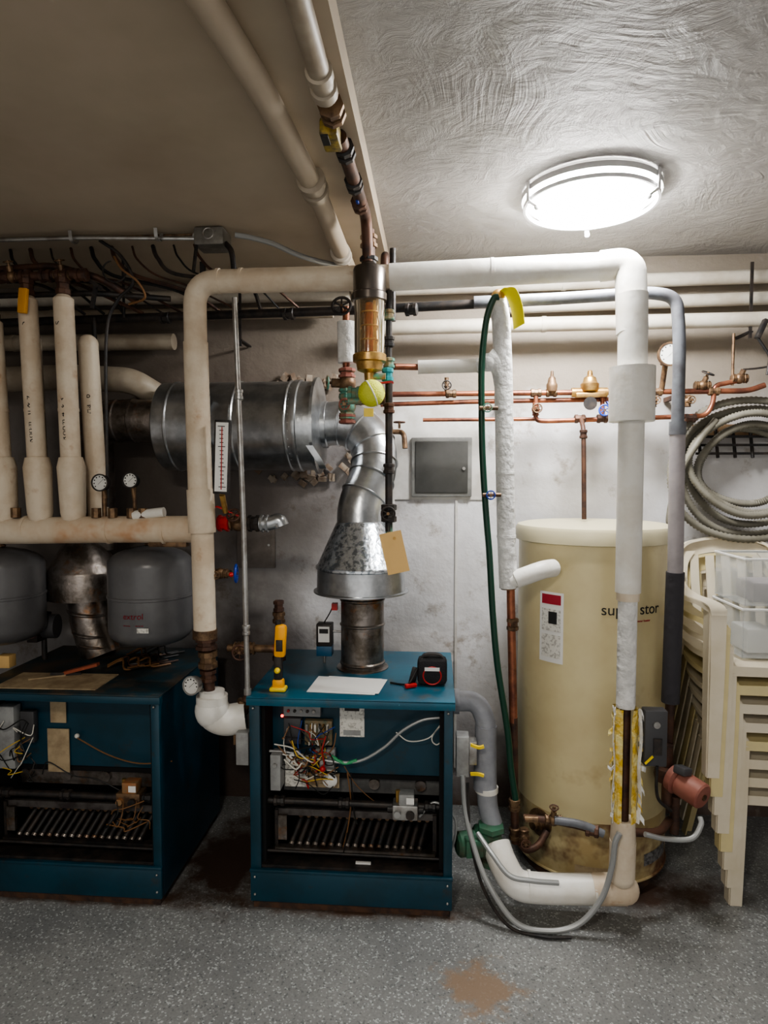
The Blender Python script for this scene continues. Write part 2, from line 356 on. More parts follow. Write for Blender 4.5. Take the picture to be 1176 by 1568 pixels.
# ---------------------------------------------------------------- boilers
def boiler(name,ox,oy,left=False):
    b=B(name); w,h,d=.785,.845,.69
    X=lambda u:ox+u; Y=lambda v:oy+v
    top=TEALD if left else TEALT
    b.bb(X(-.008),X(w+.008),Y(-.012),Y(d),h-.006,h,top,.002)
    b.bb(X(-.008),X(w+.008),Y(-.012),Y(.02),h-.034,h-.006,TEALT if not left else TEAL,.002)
    b.bb(X(0),X(.012),Y(.02),Y(d),.03,h-.006,TEAL); b.bb(X(w-.012),X(w),Y(.02),Y(d),.03,h-.006,TEAL)
    b.bb(X(.012),X(w-.012),Y(d-.01),Y(d),.03,h-.006,TEAL)
    for a,c in ((0,.042),(w-.034,w)): b.bb(X(a),X(c),Y(0),Y(.03),.03,h-.034,TEAL,.003)
    b.bb(X(.042),X(.055),Y(.03),Y(.3),.16,h-.034,INBLK); b.bb(X(w-.05),X(w-.034),Y(.03),Y(.3),.16,h-.034,INBLK)
    b.bb(X(.042),X(w-.034),Y(.15),Y(.165),.485,h-.034,TEAL)
    b.bb(X(.042),X(w-.034),Y(.165),Y(.2),.455,.485,INBLK)
    b.bb(X(.09),X(w-.04),Y(.19),Y(.2),.385,.455,M('inner_plate',(.20,.20,.195),.5,.3,c2=(.10,.10,.10),scale=8) if not left else GALVD)
    b.bb(X(.042),X(w-.034),Y(.30),Y(.31),.1,.40,INBLK)
    for q in (.12,.30,.47,.66): b.cyl((X(q),Y(.19),.43),(X(q),Y(.17),.43),.022,GALVD)
    b.bb(X(.075),X(.088),Y(.09),Y(.11),.19,.35,BLACK); b.bb(X(w-.075),X(w-.06),Y(.09),Y(.11),.19,.35,BLACK)
    b.bb(X(.075),X(w-.06),Y(.10),Y(.115),.325,.352,M('burner_plate',(.12,.11,.105),.5,.5,c2=(.05,.04,.04),scale=12))
    b.bb(X(.09),X(.125),Y(.085),Y(.1),.23,.33,GALVD)
    n=17
    for i in range(n):
        x=.145+i*(w-.24)/n
        b.cyl((X(x),Y(.09),.222),(X(x+.03),Y(.17),.298),.0105,BLACK,12)
        b.cyl((X(x),Y(.089),.221),(X(x-.002),Y(.082),.214),.012,GALVD,12)
        b.cyl((X(x+.03),Y(.12),.315),(X(x+.03),Y(.17),.315),.009,BRASSD,8)
    b.bb(X(.08),X(w-.065),Y(.07),Y(.1),.195,.207,GALVD if not left else BLACK)
    b.tube([(X(.05),Y(.07),.40),(X(w-.045),Y(.07),.398)],.0125,BLACK)
    for q in (.1,.36,.70): coupling(b,(X(q),Y(.07),.40),(1,0,0),.021,.045,BLACK)
    b.tube([(X(.05),Y(.05),.205),(X(w-.04),Y(.05),.20)],.006,BLACK)
    b.bb(X(.03),X(w-.03),Y(.01),Y(.3),.155,.17,BLACK)
    b.bb(X(0),X(w),Y(-.006),Y(.02),.03,.155,TEAL,.003)
    b.bb(X(-.002),X(w+.002),Y(-.01),Y(.01),.148,.160,TEAL,.002)
    b.bb(X(.01),X(w-.01),Y(.005),Y(d-.01),.0,.035,RBASE)
    for q in (.018,w-.018):
        for z in (.06,.13,.8): b.sph((X(q),Y(-.008),z),.005,STEEL)
    return b
def wires(b,cnt,x0,x1,z0,z1,y,mats,r=.0022,drop=.04,seed=1):
    rd=random.Random(seed)
    for i in range(cnt):
        p=V((rd.uniform(x0,x1),y+rd.uniform(-.02,.01),rd.uniform(z0,z1))); q=V((rd.uniform(x0,x1),y+rd.uniform(-.02,.01),rd.uniform(z0,z1)))
        m1=p.lerp(q,.33)+V((rd.uniform(-.03,.03),rd.uniform(-.03,0),rd.uniform(-drop,drop*.4))); m2=p.lerp(q,.66)+V((rd.uniform(-.03,.03),rd.uniform(-.03,0),rd.uniform(-drop,drop*.4)))
        b.spline([p,m1,m2,q],r*rd.uniform(.8,1.3),rd.choice(mats),6,6)
def gasvalve(b,x,y,z,m=CTRL,mb=STEEL):
    b.box((x,y,z),(.10,.07,.06),mb,None,.006); b.box((x+.005,y-.005,z+.05),(.06,.055,.045),m,None,.005)
    b.cyl((x-.03,y-.035,z+.0),(x-.03,y-.05,z),.013,m,12); b.cyl((x+.02,y-.036,z-.005),(x+.02,y-.046,z-.005),.017,BLACK,14)
    b.box((x+.02,y-.036,z+.05),(.03,.003,.025),PAPERW); b.cyl((x-.07,y,z),(x+.07,y,z),.016,BLACK,12)
    b.cyl((x-.03,y,z+.03),(x-.03,y,z+.075),.009,BRASS,8)

BX,BY=-.715,2.43
b=boiler('gas_boiler',BX,BY)
f=BY+.145
def PX(u): return -.713+(u-383)*.00259
def PZ(v): return 1.69-(v-730)*.00262
b.box((PX(530),f,PZ(1103)),(.10,.003,.15),PAPER); b.box((PX(530),f-.003,PZ(1085)),(.06,.002,.03),INK); b.box((PX(530),f-.003,PZ(1125)),(.07,.002,.02),CTRL)
b.bb(PX(424),PX(482),f-.03,f,PZ(1098),PZ(1080),CTRL,.002)
for i in range(5): b.cyl((PX(432+i*10),f-.03,PZ(1089)),(PX(432+i*10),f-.038,PZ(1089)),.006,(RED,BLACK,STEEL,BLACK,STEEL)[i],10)
b.sph((PX(421),f-.02,PZ(1099)),.006,LEDR)
b.bb(PX(425),PX(452),f-.04,f,PZ(1140),PZ(1100),DKBOX,.003); b.bb(PX(457),PX(500),f-.03,f,PZ(1142),PZ(1104),M('circuit_board_tan',(.22,.16,.09),.6,c2=(.1,.12,.08),scale=60),.002)
for i in range(6): b.bb(PX(460+i*6.5),PX(463+i*6.5),f-.045,f-.03,PZ(1120),PZ(1108),(STEEL,BRASS,WIREW)[i%3])
b.bb(PX(408),PX(424),f-.09,f-.02,PZ(1205),PZ(1150),CTRL,.003); b.cyl((PX(416),f-.09,PZ(1165)),(PX(416),f-.1,PZ(1165)),.008,STEEL)
b.bb(PX(424),PX(460),f-.01,f,PZ(1212),PZ(1165),PAPER); b.bb(PX(462),PX(510),f-.01,f,PZ(1212),PZ(1190),PAPERO)
b.bb(PX(470),PX(505),f-.035,f,PZ(1182),PZ(1148),CTRL,.004); b.cyl((PX(487),f-.035,PZ(1165)),(PX(487),f-.06,PZ(1165)),.012,STEEL,12)
b.lathe([(.028,0),(.03,-.01),(.02,-.018),(.001,-.02)],(PX(497),f-.03,PZ(1195)),(0,1,0),PAPERW,20,False)
b.lathe([(.02,0),(.021,-.01),(.012,-.018),(.001,-.02)],(PX(440),f-.05,PZ(1160)),(0,1,0),PAPERW,20,False)
b.sph((PX(488),f-.07,PZ(1172)),.012,RED)
wires(b,40,PX(425),PX(512),PZ(1205),PZ(1100),f-.05,[WIREY,WIREW,WIREK,WIREO,WIRER,WIREB,WIREO,WIREO,WIREK,WIREK],seed=3)
wires(b,10,PX(410),PX(480),PZ(1170),PZ(1130),f-.06,[WIREW,WIREO,WIREK],r=.003,seed=9)
P=lambda u,v,y=0: (PX(u),f-.05+y,PZ(v))
b.spline([P(400,1150),P(440,1152),P(490,1162),P(540,1162),P(580,1140),P(610,1112),P(640,1095),P(668,1090)],.006,FLEX,8)
b.spline([P(540,1160),P(520,1165),P(500,1155)],.007,M('green_wire_clamp',(.05,.35,.15),.4),8)
b.spline([P(600,1115),P(620,1128),P(650,1122),P(670,1100),P(675,1118),P(662,1132),P(655,1120),P(678,1090)],.0025,WIREW,6)
b.spline([P(520,1170),P(540,1200),P(570,1225),P(590,1230)],.002,WIREO,6)
b.spline([P(525,1180),P(530,1230),P(520,1290),P(505,1320),P(495,1345)],.003,WIREO,6)
b.spline([P(530,1180),P(535,1240),P(540,1260)],.003,WIREK,6)
b.spline([P(636,1240,-.02),P(660,1215,-.03),P(690,1240,-.03),P(685,1285,-.03),P(660,1325,-.03),P(620,1345,-.03),P(570,1343,-.03),P(520,1338,-.03)],.005,FLEX,8)
b.spline([P(508,1345,-.02),P(520,1300,-.03),P(525,1270,-.02)],.002,WIREK,6)
b.bb(PX(540),PX(563),BY+.04,BY+.05,PZ(1326)+.02,PZ(1315)+.02,PAPERW)
gasvalve(b,PX(615),BY+.07,.385,CTRL)
b.done()

b=boiler('gas_boiler',-1.85,2.41,True)
LX=lambda u:-1.06+(u-245)*.0026
b.bb(LX(40),LX(66),f-.025,f-.02,PZ(1120),PZ(1085),PAPERO); b.bb(LX(34),LX(70),f-.025,f-.02,PZ(1200),PZ(1130),PAPERO)
b.bb(LX(-60),LX(-10),f-.07,f-.02,PZ(1190),PZ(1090),CTRL,.004); b.bb(LX(-5),LX(18),f-.05,f-.02,PZ(1150),PZ(1100),DKBOX,.003)
wires(b,20,LX(-60),LX(28),PZ(1210),PZ(1110),f-.07,[WIREY,WIREW,WIREK,WIREO,WIREK],seed=5)
b.spline([(LX(90),f-.05,PZ(1140)),(LX(140),f-.05,PZ(1165)),(LX(190),f-.05,PZ(1177)),(LX(245),f-.06,PZ(1170))],.003,WIREO,6)
b.sph((LX(87),f-.04,PZ(1138)),.01,WIREW); b.sph((LX(235),f-.05,PZ(1170)),.01,WIREW)
b.spline([(LX(30),f-.05,PZ(1200)),(LX(40),f-.05,PZ(1180)),(LX(80),f-.05,PZ(1200)),(LX(120),f-.05,PZ(1205)),(LX(165),f-.05,PZ(1225))],.0025,WIREK,6)
b.lathe([(.02,0),(.02,-.01),(.001,-.015)],(LX(225),f-.02,PZ(1105)),(0,1,0),M('pink_knob',(.6,.35,.35),.5),16,False)
gasvalve(b,LX(185),2.48,.40,M('gas_valve_orange',(.35,.14,.05),.5,c2=(.25,.17,.09),scale=20),BRASSD)
wires(b,8,LX(150),LX(225),PZ(1260),PZ(1215),2.44,[WIREO,WIREO,WIREK],seed=8)
b.bb(LX(95),LX(118),2.44,2.45,PZ(1320),PZ(1312),PAPERO)
b.done()

# ---------------------------------------------------------------- water heater tank
TX,TY,TR=.69,2.92,.318
b=B('hot_water_tank')
b.lathe([(TR,.05),(TR,.30)],(TX,TY,0),(0,0,1),CREAMB,72); b.lathe([(TR,.30),(TR,1.42)],(TX,TY,0),(0,0,1),CREAM,72,False)
b.lathe([(TR*.93,0),(TR*.93,.05)],(TX,TY,0),(0,0,1),RBASE,48)
b.lathe([(TR+.004,1.415),(TR+.014,1.418),(TR+.014,1.468),(TR+.006,1.482),(TR-.02,1.489),(.02,1.492)],(TX,TY,0),(0,0,1),CREAMT,72)
b.torus((TX,TY,.055),(0,0,1),TR,.006,CREAMB,64)
def onT(ang,z,dr=.001):
    a=math.radians(ang); return V((TX+(TR+dr)*math.sin(a),TY-(TR+dr)*math.cos(a),z))
def patch(a0,a1,z0,z1,m,dr=.0012):
    n=10; vs=[];fs=[]
    for i in range(n+1):
        a=a0+(a1-a0)*i/n; vs+= [onT(a,z0,dr),onT(a,z1,dr)]
    for i in range(n): fs.append((2*i,2*i+2,2*i+3,2*i+1))
    b.add(vs,fs,m)
patch(-53,-33,.93,1.22,PAPERW); patch(-51,-35,1.17,1.21,INKR,.002); patch(-51,-35,1.06,1.15,PAPER,.002); patch(-45,-38,1.09,1.14,INK,.0025); patch(-51,-35,.95,1.045,PAPER,.002)
b.text('super stor',.062,INK,lambda c:onT(math.degrees((c.x+.08)/TR)+2,1.165+c.y,.0015+c.z))
b.text('indirect fired water heater',.013,INKR,lambda c:onT(math.degrees((c.x+.09)/TR)+2,1.12+c.y,.0015+c.z))
p=onT(-50,.24); n_=(p-V((TX,TY,.24))).normalized()
b.lathe([(.055,-.01),(.058,.006),(.03,.01),(.03,.03),(.018,.032),(.018,.05)],p,n_,BRASSD,20)
patch(-22,5,.075,.12,PAPERO,.002); patch(30,60,.11,.16,M('grey_rating_label',(.2,.2,.2),.5,c2=(.05,.05,.05),scale=60),.002)
b.done(ang=30)

# ---------------------------------------------------------------- insulated main pipe
b=B('insulated_supply_pipe')
b.tube([(-.93,2.5,2.2),(-.93,2.5,2.44),(-.74,2.5,2.44)],.044,TAN,.09,24)
b.tube([(-.745,2.5,2.44),(-.17,2.5,2.44)],.046,TAN,seg=24)
b.tube([(-.175,2.5,2.44),(.60,2.5,2.46),(.64,2.5,2.462)],.05,WHITE,seg=24)
for x,m in ((-.84,TAN),(-.75,TAN),(-.34,TAN),(.2,WHITE)): b.cyl((x,2.5,2.441 if x<0 else 2.45),(x+.012,2.5,2.441 if x<0 else 2.45),.0515 if x>0 else .0475,m,24)
b.tube([(.60,2.5,2.461),(.70,2.47,2.462),(.70,2.43,2.20)],.055,WHITE,.09,24)
b.tube([(.70,2.43,2.34),(.70,2.42,2.05)],.051,WHITE,seg=24)
b.lathe([(.05,0),(.079,.002),(.079,.195),(.05,.2)],(.70,2.42,1.885),(0,0,1),WHITE,32)
b.cyl((.70,2.42,1.89),(.70,2.42,1.27),.045,WHITE,24); b.cyl((.70,2.42,1.27),(.70,2.42,1.24),.040,TAN,24)
b.cyl((.70,2.42,1.24),(.70,2.42,.845),.034,WRAP,24)
b.cyl((.70,2.42,.90),(.70,2.42,.3),.019,BROWN,14)
for a0,a1 in ((60,160),(205,335)):
    vs=[];fs=[];nz=14;na=8
    rd=random.Random(a0)
    for i in range(nz+1):
        for k in range(na+1):
            a=math.radians(a0+(a1-a0)*k/na); r=.042+rd.uniform(-.004,.006); z=.845-(.845-.42)*i/nz
            vs.append((.70+r*math.sin(a),2.42+r*math.cos(a),z))
    for i in range(nz):
        for k in range(na):
            q=i*(na+1)+k; fs.append((q,q+1,q+na+2,q+na+1))
    b.add(vs,fs,FIBER)
rd=random.Random(4)
for sx in (-1,1):
    for i in range(12):
        z0=.84-i*.035; ln=rd.uniform(.006,.026); x0=.70+sx*rd.uniform(.040,.046); y0=2.40
        b.ribbon([(x0,y0,z0),(x0+sx*ln*.5,y0-.012,z0-rd.uniform(0,.01)),(x0+sx*ln,y0-rd.uniform(0,.02),z0-rd.uniform(-.01,.03))],(rd.uniform(-.2,.2),.2,1),rd.uniform(.010,.024),.0015,rd.choice((WRAP,FIBER,FIBER)))
    b.ribbon([(.70+sx*.044,2.395,.845),(.70+sx*.049,2.39,.74),(.70+sx*.043,2.39,.63),(.70+sx*.05,2.392,.52),(.70+sx*.044,2.395,.42)],(sx*.5,-.8,0),.014,.002,WRAP)
b.lathe([(.02,0),(.042,.005),(.046,-.08),(.04,-.10)],(.70,2.42,.42),(0,0,1),TAN,24)
b.tube([(.70,2.42,.34),(.70,2.425,.20)],.047,TAN,seg=24); b.sph((.70,2.425,.205),.047,TAN)
b.tube([(-.93,2.5,2.21),(-.92,2.5,1.62)],.047,TAN,seg=24)
b.tube([(-.92,2.5,1.64),(-.915,2.5,1.47)],.053,TAN,seg=24); b.tube([(-.915,2.5,1.5),(-.91,2.5,1.08)],.044,TAN,seg=24)
b.cyl((-.91,2.5,1.085),(-.91,2.5,1.05),.048,BRASSD,20)
coupling(b,(-.905,2.5,1.03),(0,0,1),.045,.05,BROWN); b.cyl((-.905,2.5,1.05),(-.895,2.5,.84),.022,BROWN)
coupling(b,(-.90,2.5,.965),(0,0,1),.04,.07,BRASSD); coupling(b,(-.9,2.5,.90),(0,0,1),.034,.05,BROWN)
b.tube([(-.885,2.5,.82),(-.885,2.5,.74),(-.84,2.52,.71),(-.76,2.54,.72)],.062,WHITE,.07,24); b.sph((-.885,2.5,.76),.068,WHITE,(1,1,1.1)); b.cyl((-.885,2.5,.84),(-.885,2.5,.80),.05,WHITE,20)
b.tube([(-.79,2.54,.72),(-.75,2.56,.80),(-.72,2.58,.80)],.022,BROWN,.04); coupling(b,(-.775,2.55,.76),(.4,.1,.8),.032,.05,BRASSD)
gauge(b,(-.94,2.43,.88),.034,(-.905,2.5,.90),(-.25,-1,.1),STEEL)
b.bb(-.775,-.725,2.45,2.5,.56,.69,CTRL,.003); b.bb(-.80,-.76,2.5,2.55,.62,.67,BRASSD)
b.done()

# ---------------------------------------------------------------- left header and risers
b=B('insulated_header_pipe')
b.tube([(-2.2,2.62,1.46),(-1.72,2.62,1.462),(-1.36,2.62,1.47),(-.955,2.62,1.473)],.056,HEADR,seg=28)
for x in (-1.72,-1.36,-1.12,-.98): b.cyl((x,2.62,1.468),(x+.012,2.62,1.468),.0585,HEADR,28)
b.cyl((-.958,2.62,1.473),(-.95,2.62,1.473),.05,BRASSD)
for (x0,x1,zt,rr,yy) in ((-1.655,-1.685,2.42,.038,2.62),(-1.51,-1.53,2.42,.040,2.62),(-1.81,-1.84,2.33,.038,2.62)):
    b.tube([(x0,yy,1.5),(x1,yy,zt)],rr,TAN,seg=20)
    b.lathe([(.044,0),(.050,.03),(.053,.13),(.056,.22),(.046,.26),(.036,.262)],(x0,yy,1.51),V((x1-x0,0,zt-1.5)),TAN,24)
    b.cyl((x0+.5*(x1-x0),yy,1.96),(x0+.51*(x1-x0),yy,1.972),rr+.0015,TAN,20)
    b.lathe([(rr,0),(rr*.7,.012),(.02,.02)],(x1,yy,zt),(0,0,1),TAN,20)
    coupling(b,(x1,yy,zt+.05),(0,0,1),.030,.07,BROWN); b.cyl((x1,yy,zt),(x1,yy,zt+.12),.016,BROWN)
b.tube([(-1.47,2.75,1.5),(-1.50,2.75,2.26)],.042,TAN,seg=20); b.sph((-1.50,2.75,2.26),.043,TAN)
b.tube([(-1.62,2.80,1.5),(-1.64,2.80,2.2)],.034,CEILP,.05); b.tube([(-1.76,2.80,1.5),(-1.78,2.80,2.3)],.034,CEILP,.05)
def ptext(s,x0,z0,x1,z1,y,rr):
    d=V((x1-x0,0,z1-z0)).normalized()
    b.text(s,.036,INK,lambda c:V(((x0+x1)/2,0,(z0+z1)/2))+d*c.x+V((-d.z,0,d.x))*c.y+V((0,y-rr-.001+abs(c.y)*.35,0)))
ptext('Room 10 & 9',-1.66,1.75,-1.675,2.1,2.62,.038); ptext('Room 4 & 3',-1.515,1.75,-1.525,2.1,2.62,.040)
ptext('S',-1.68,2.28,-1.683,2.35,2.62,.038); ptext('S',-1.53,2.28,-1.533,2.35,2.62,.040); ptext('Hall 6',-1.48,1.85,-1.49,2.15,2.75,.042)
b.tube([(-2.2,2.62,2.5),(-1.45,2.62,2.52)],.018,BROWN)
for x in (-1.97,-1.78,-1.685,-1.60,-1.53,-1.45): coupling(b,(x,2.62,2.515),(1,0,0),.028,.05,BROWN)
for x in (-1.9,-1.75,-1.53):
    valve(b,(x,2.62,2.515),(1,0,0),.016,BRASSD,BRASSD,(0,-.4,1),.018)
b.tube([(-1.95,2.68,2.56),(-1.6,2.66,2.57),(-1.40,2.68,2.52),(-1.30,2.8,2.45)],.014,BROWN,.05)
b.tube([(-2.1,2.7,2.46),(-1.45,2.72,2.47),(-1.15,2.8,2.46)],.012,BLACK,.05)
b.box((-1.665,2.56,2.40),(.035,.02,.10),M('amber_tag',(.6,.28,.03),.5),(0,.1,0),.004)
gauge(b,(-1.38,2.60,1.665),.033,(-1.37,2.62,1.6),(0,-1,.05)); b.cyl((-1.375,2.62,1.52),(-1.375,2.62,1.64),.010,BRASSD)
gauge(b,(-1.25,2.60,1.675),.030,(-1.245,2.62,1.6),(0,-1,.05)); b.cyl((-1.245,2.62,1.52),(-1.245,2.62,1.65),.008,BRASSD)
for x in (-1.4,-1.33,-1.25,-1.2,-1.75): b.cyl((x,2.6,1.52),(x,2.6,1.56),.02,BRASSD,8)
b.tube([(-1.24,2.6,1.53),(-1.11,2.6,1.545)],.02,WHITE)
b.bb(-1.18,-1.02,2.60,2.64,1.40,1.425,BRASSD,.003)
b.done()

b=B('header_valve_train')
b.cyl((-.95,2.6,1.5),(-.64,2.6,1.5),.016,BRASSD); coupling(b,(-.86,2.6,1.5),(1,0,0),.034,.05,RED)
valve(b,(-.80,2.6,1.5),(1,0,0),.022,BRASSD,BROWN,(0,-1,.6),.026); coupling(b,(-.735,2.6,1.5),(1,0,0),.034,.05,BLACK)
b.tube([(-.71,2.6,1.5),(-.665,2.6,1.5),(-.63,2.6,1.515),(-.62,2.6,1.49)],.030,GALV,.025); coupling(b,(-.69,2.6,1.5),(1,0,0),.036,.035,GALV)
b.ribbon([(-.90,2.56,1.545),(-.87,2.55,1.57),(-.80,2.55,1.54),(-.77,2.55,1.53)],(0,1,0),.02,.006,RED)
b.cyl((-.91,2.56,1.3),(-.82,2.56,1.3),.013,BRASSD); valve(b,(-.865,2.56,1.3),(1,0,0),.015,BRASSD,BRASSD,(0,-1,0),.015)
wheel(b,(-.82,2.56,1.3),(1,.18,0),.034,BLUE,.02)
b.sph((-.81,2.53,1.3),.01,RED)
b.bb(-.925,-.90,2.56,2.6,1.28,1.36,BLACK)
b.cyl((-.85,2.6,.985),(-.66,2.6,.985),.016,BRASSD); valve(b,(-.78,2.6,.985),(1,0,0),.02,BRASSD,BROWN,(0,-1,0),.03)
b.cyl((-.66,2.6,.985),(-.62,2.6,.985),.02,COPPER)
b.done()
b=B('boiler_thermometer')
b.box((-.82,2.47,1.765),(.064,.018,.285),BLACK,(0,.04,0),.003); b.box((-.82,2.459,1.765),(.048,.003,.265),PAPERW,(0,.04,0))
for i in range(16): b.box((-.818+.0,2.4565,1.65+i*.0155),(.028 if i%5==0 else .015,.001,.003),INK,(0,.04,0))
b.cyl((-.822,2.456,1.64),(-.815,2.456,1.88),.002,RED,6); b.cyl((-.826,2.48,1.62),(-.83,2.53,1.55),.011,BRASS)
b.done()

# ---------------------------------------------------------------- expansion tanks
def exptank(x,y,z0,z1,r):
    b=B('expansion_tank'); pr=[]
    H=z1-z0; dome=.075
    for i in range(9): a=math.pi/2*i/8; pr.append((max(r*math.sin(a)**.8,.002),z0+dome-dome*math.cos(a)))
    pr+= [(r,z0+H*.5),(r+.004,z0+H*.5+.003),(r+.004,z0+H*.5+.012),(r,z0+H*.5+.015)]
    for i in range(9): a=math.pi/2*i/8; pr.append((max(r*abs(math.cos(a))**.8,.002),z1-dome+dome*math.sin(a)))
    b.lathe(pr,(x,y,0),(0,0,1),TANKG,48,False)
    b.lathe([(r*.55,z1-.02),(r*.58,z1-.012),(.05,z1+.002),(.02,z1+.005)],(x,y,0),(0,0,1),TANKG,32,False)
    b.tube([(x,y,z1-.005),(x,y,1.44),(x,2.66,1.44)],.014,BROWN,.02); coupling(b,(x,y,z1+.02),(0,0,1),.024,.03,BRASSD)
    b.text('extrol\n---  ---',.035,INKR,lambda c:V((x+(r+.002)*math.sin(c.x/r),y-(r+.002)*math.cos(c.x/r),z0+.14+c.y)))
    b.box((x+.04,y-r+.003,z0+.1),(.05,.004,.02),PAPER)
    b.cyl((x+r*.3,y,z0+.02),(x+r*.3,y,z0-.0),.01,BRASSD)
    return b.done()
exptank(-1.24,2.75,.955,1.385,.178); exptank(-1.91,2.72,.955,1.375,.178)

# ---------------------------------------------------------------- flues
def bead(b,p,ax,r,m,w=.008,h=.005): b.lathe([(r,-w),(r+h,-w*.3),(r+h,w*.3),(r,w)],p,ax,m,40,False)
b=B('galvanised_flue_duct')
Z=1.925;Yd=3.02
b.lathe([(.12,0),(.20,.005),(.205,.01),(.205,.62),(.212,.63),(.212,.655),(.205,.66),(.205,.72),(.222,.722),(.222,.735),(.12,.75)],(-1.27,Yd,Z),(1,0,0),GALV,56)
for x in (-1.2,-.9,-.66,-.63): bead(b,(x,Yd,Z),(1,0,0),.205,GALV)
b.bb(-1.0,-.99,Yd-.21,Yd-.19,Z-.12,Z+.12,GALV)
for i in range(36):
    a=2*math.pi*i/36; b.cyl((-.645,Yd-.207*math.sin(a),Z+.207*math.cos(a)),(-.615,Yd-.207*math.sin(a),Z+.207*math.cos(a)),.004,GALV,6)
b.ribbon([(-.545,Yd-.22,Z-.10),(-.50,Yd-.21,Z-.17),(-.49,Yd-.19,Z-.2)],(1,0,0),.03,.003,GALV)
b.tube([(-1.26,Yd,1.955),(-1.60,Yd,1.955),(-1.64,Yd,1.88),(-1.64,Yd,1.34)],.1,GALVD,.12,32)
for x in (-1.3,-1.42,-1.5): bead(b,(x,Yd,1.955),(1,0,0),.1,GALVD)
pts=[(-.53,3.02,1.93),(-.43,3.01,1.935),(-.345,3.0,1.90),(-.285,2.97,1.83),(-.275,2.94,1.75),(-.285,2.91,1.68),(-.315,2.875,1.60),(-.33,2.86,1.54),(-.33,2.85,1.48)]
b.spline(pts,.101,GALV,40,6)
for i in (1,2,3,4,5,6):
    p,q=V(pts[i-1]),V(pts[i+1]); d=(q-p).normalized(); d=(d+V((.0,0,.25 if i>3 else 0))).normalized()
    bead(b,pts[i],d,.102,GALV,.006,.006)
b.lathe([(.106,-.01),(.108,.01),(.108,.04),(.102,.045)],(-.54,3.02,1.93),(1,0,0),GALV,36)
b.lathe([(.10,0),(.11,.008),(.192,.19),(.20,.195),(.20,.205),(.194,.21)],(-.325,2.85,1.495),(0,0,-1),SPANG,56)
b.lathe([(.21,0),(.21,.006),(.196,.008),(.194,.10)],(-.325,2.85,1.185),(0,0,1),GALV,56,False)
b.lathe([(.095,0),(.095,.34)],(-.32,2.85,.845),(0,0,1),GALVD,40)
for z in (1.15,1.04,.87): bead(b,(-.32,2.85,z),(0,0,1),.095,GALVD)
b.lathe([(.115,0),(.115,.004),(.096,.01)],(-.32,2.85,.845),(0,0,1),GALVD,40)
b.lathe([(.08,0),(.09,.01),(.165,.13),(.168,.14),(.168,.26),(.1,.262)],(-1.66,2.96,1.38),(0,0,-1),GALVD,40)
b.tube([(-1.66,2.96,1.15),(-1.64,2.96,1.0),(-1.58,2.95,.845)],.088,GALVD,.1,32)
for z,x in ((1.05,-1.645),(.95,-1.62),(.9,-1.60)): bead(b,(x,2.955,z),(.15,0,1),.09,GALVD)
b.done()
b=B('flue_damper_motor')
b.cyl((-1.80,2.85,1.0),(-1.74,2.86,1.0),.055,DKBOX,20); b.bb(-1.84,-1.79,2.78,2.9,.94,1.06,BLACK,.004); b.cyl((-1.82,2.78,1.0),(-1.82,2.77,1.0),.04,PINK)
b.bb(-1.93,-1.87,2.7,2.75,.845,.90,MANILA,.003); b.tube([(-1.80,2.85,1.0),(-1.8,2.85,.845)],.012,BLACK)
b.done()
b=B('flue_draft_sensor')
b.bb(-.53,-.46,2.86,2.92,.93,1.03,BLACK,.003); b.box((-.495,2.858,.985),(.05,.004,.07),PAPERW); b.box((-.495,2.856,1.0),(.04,.004,.02),INK)
b.bb(-.53,-.46,2.86,2.92,.885,.93,BLUEBOX,.002); b.cyl((-.46,2.9,.99),(-.42,2.9,.99),.005,STEEL); b.cyl((-.5,2.9,.885),(-.5,2.9,.846),.006,STEEL)
b.spline([(-.5,2.9,1.03),(-.47,2.88,1.08),(-.45,2.84,1.12)],.003,WIREK,6); b.bb(-.455,-.43,2.83,2.86,1.1,1.13,RED)
b.done()

# ---------------------------------------------------------------- ceiling gas pipe etc
b=B('ceiling_gas_pipe')
ZC=2.632
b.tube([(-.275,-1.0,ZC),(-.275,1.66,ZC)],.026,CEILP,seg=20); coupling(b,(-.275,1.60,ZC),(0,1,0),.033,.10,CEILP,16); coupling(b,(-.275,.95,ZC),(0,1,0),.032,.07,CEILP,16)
b.box((-.29,1.83,ZC-.005),(.05,.10,.05),M('yellow_valve_body',(.42,.30,.04),.5,c2=(.12,.09,.03),scale=25),(0,0,0),.008); b.box((-.30,1.80,ZC-.033),(.02,.05,.006),BLACK)
coupling(b,(-.27,1.72,ZC),(0,1,0),.034,.06,BRASSD)
b.tube([(-.27,1.85,ZC),(-.262,2.15,ZC),(-.255,2.42,ZC),(-.25,2.46,2.44)],.021,BROWN,.05)
for y in (1.93,2.14,2.30): coupling(b,(-.265,y,ZC),(0,1,0),.029,.06,BLACK if y<2.2 else BROWN)
b.bb(-.270,-.260,2.22,2.24,ZC-.027,ZC-.015,BLUE,.003)
b.cyl((-.25,2.455,2.6),(-.245,2.46,2.42),.022,BROWN); coupling(b,(-.25,2.46,2.56),(0,0,1),.032,.05,BRASSD); coupling(b,(-.25,2.46,2.48),(0,0,1),.034,.05,BLACK)
b.tube([(-.20,2.57,2.42),(-.20,2.57,2.55),(-.2,2.9,2.6)],.016,BROWN,.04); b.tube([(-.17,2.6,2.3),(-.17,2.6,2.58)],.012,BLACK)
b.done()
b=B('ceiling_drain_pipe')
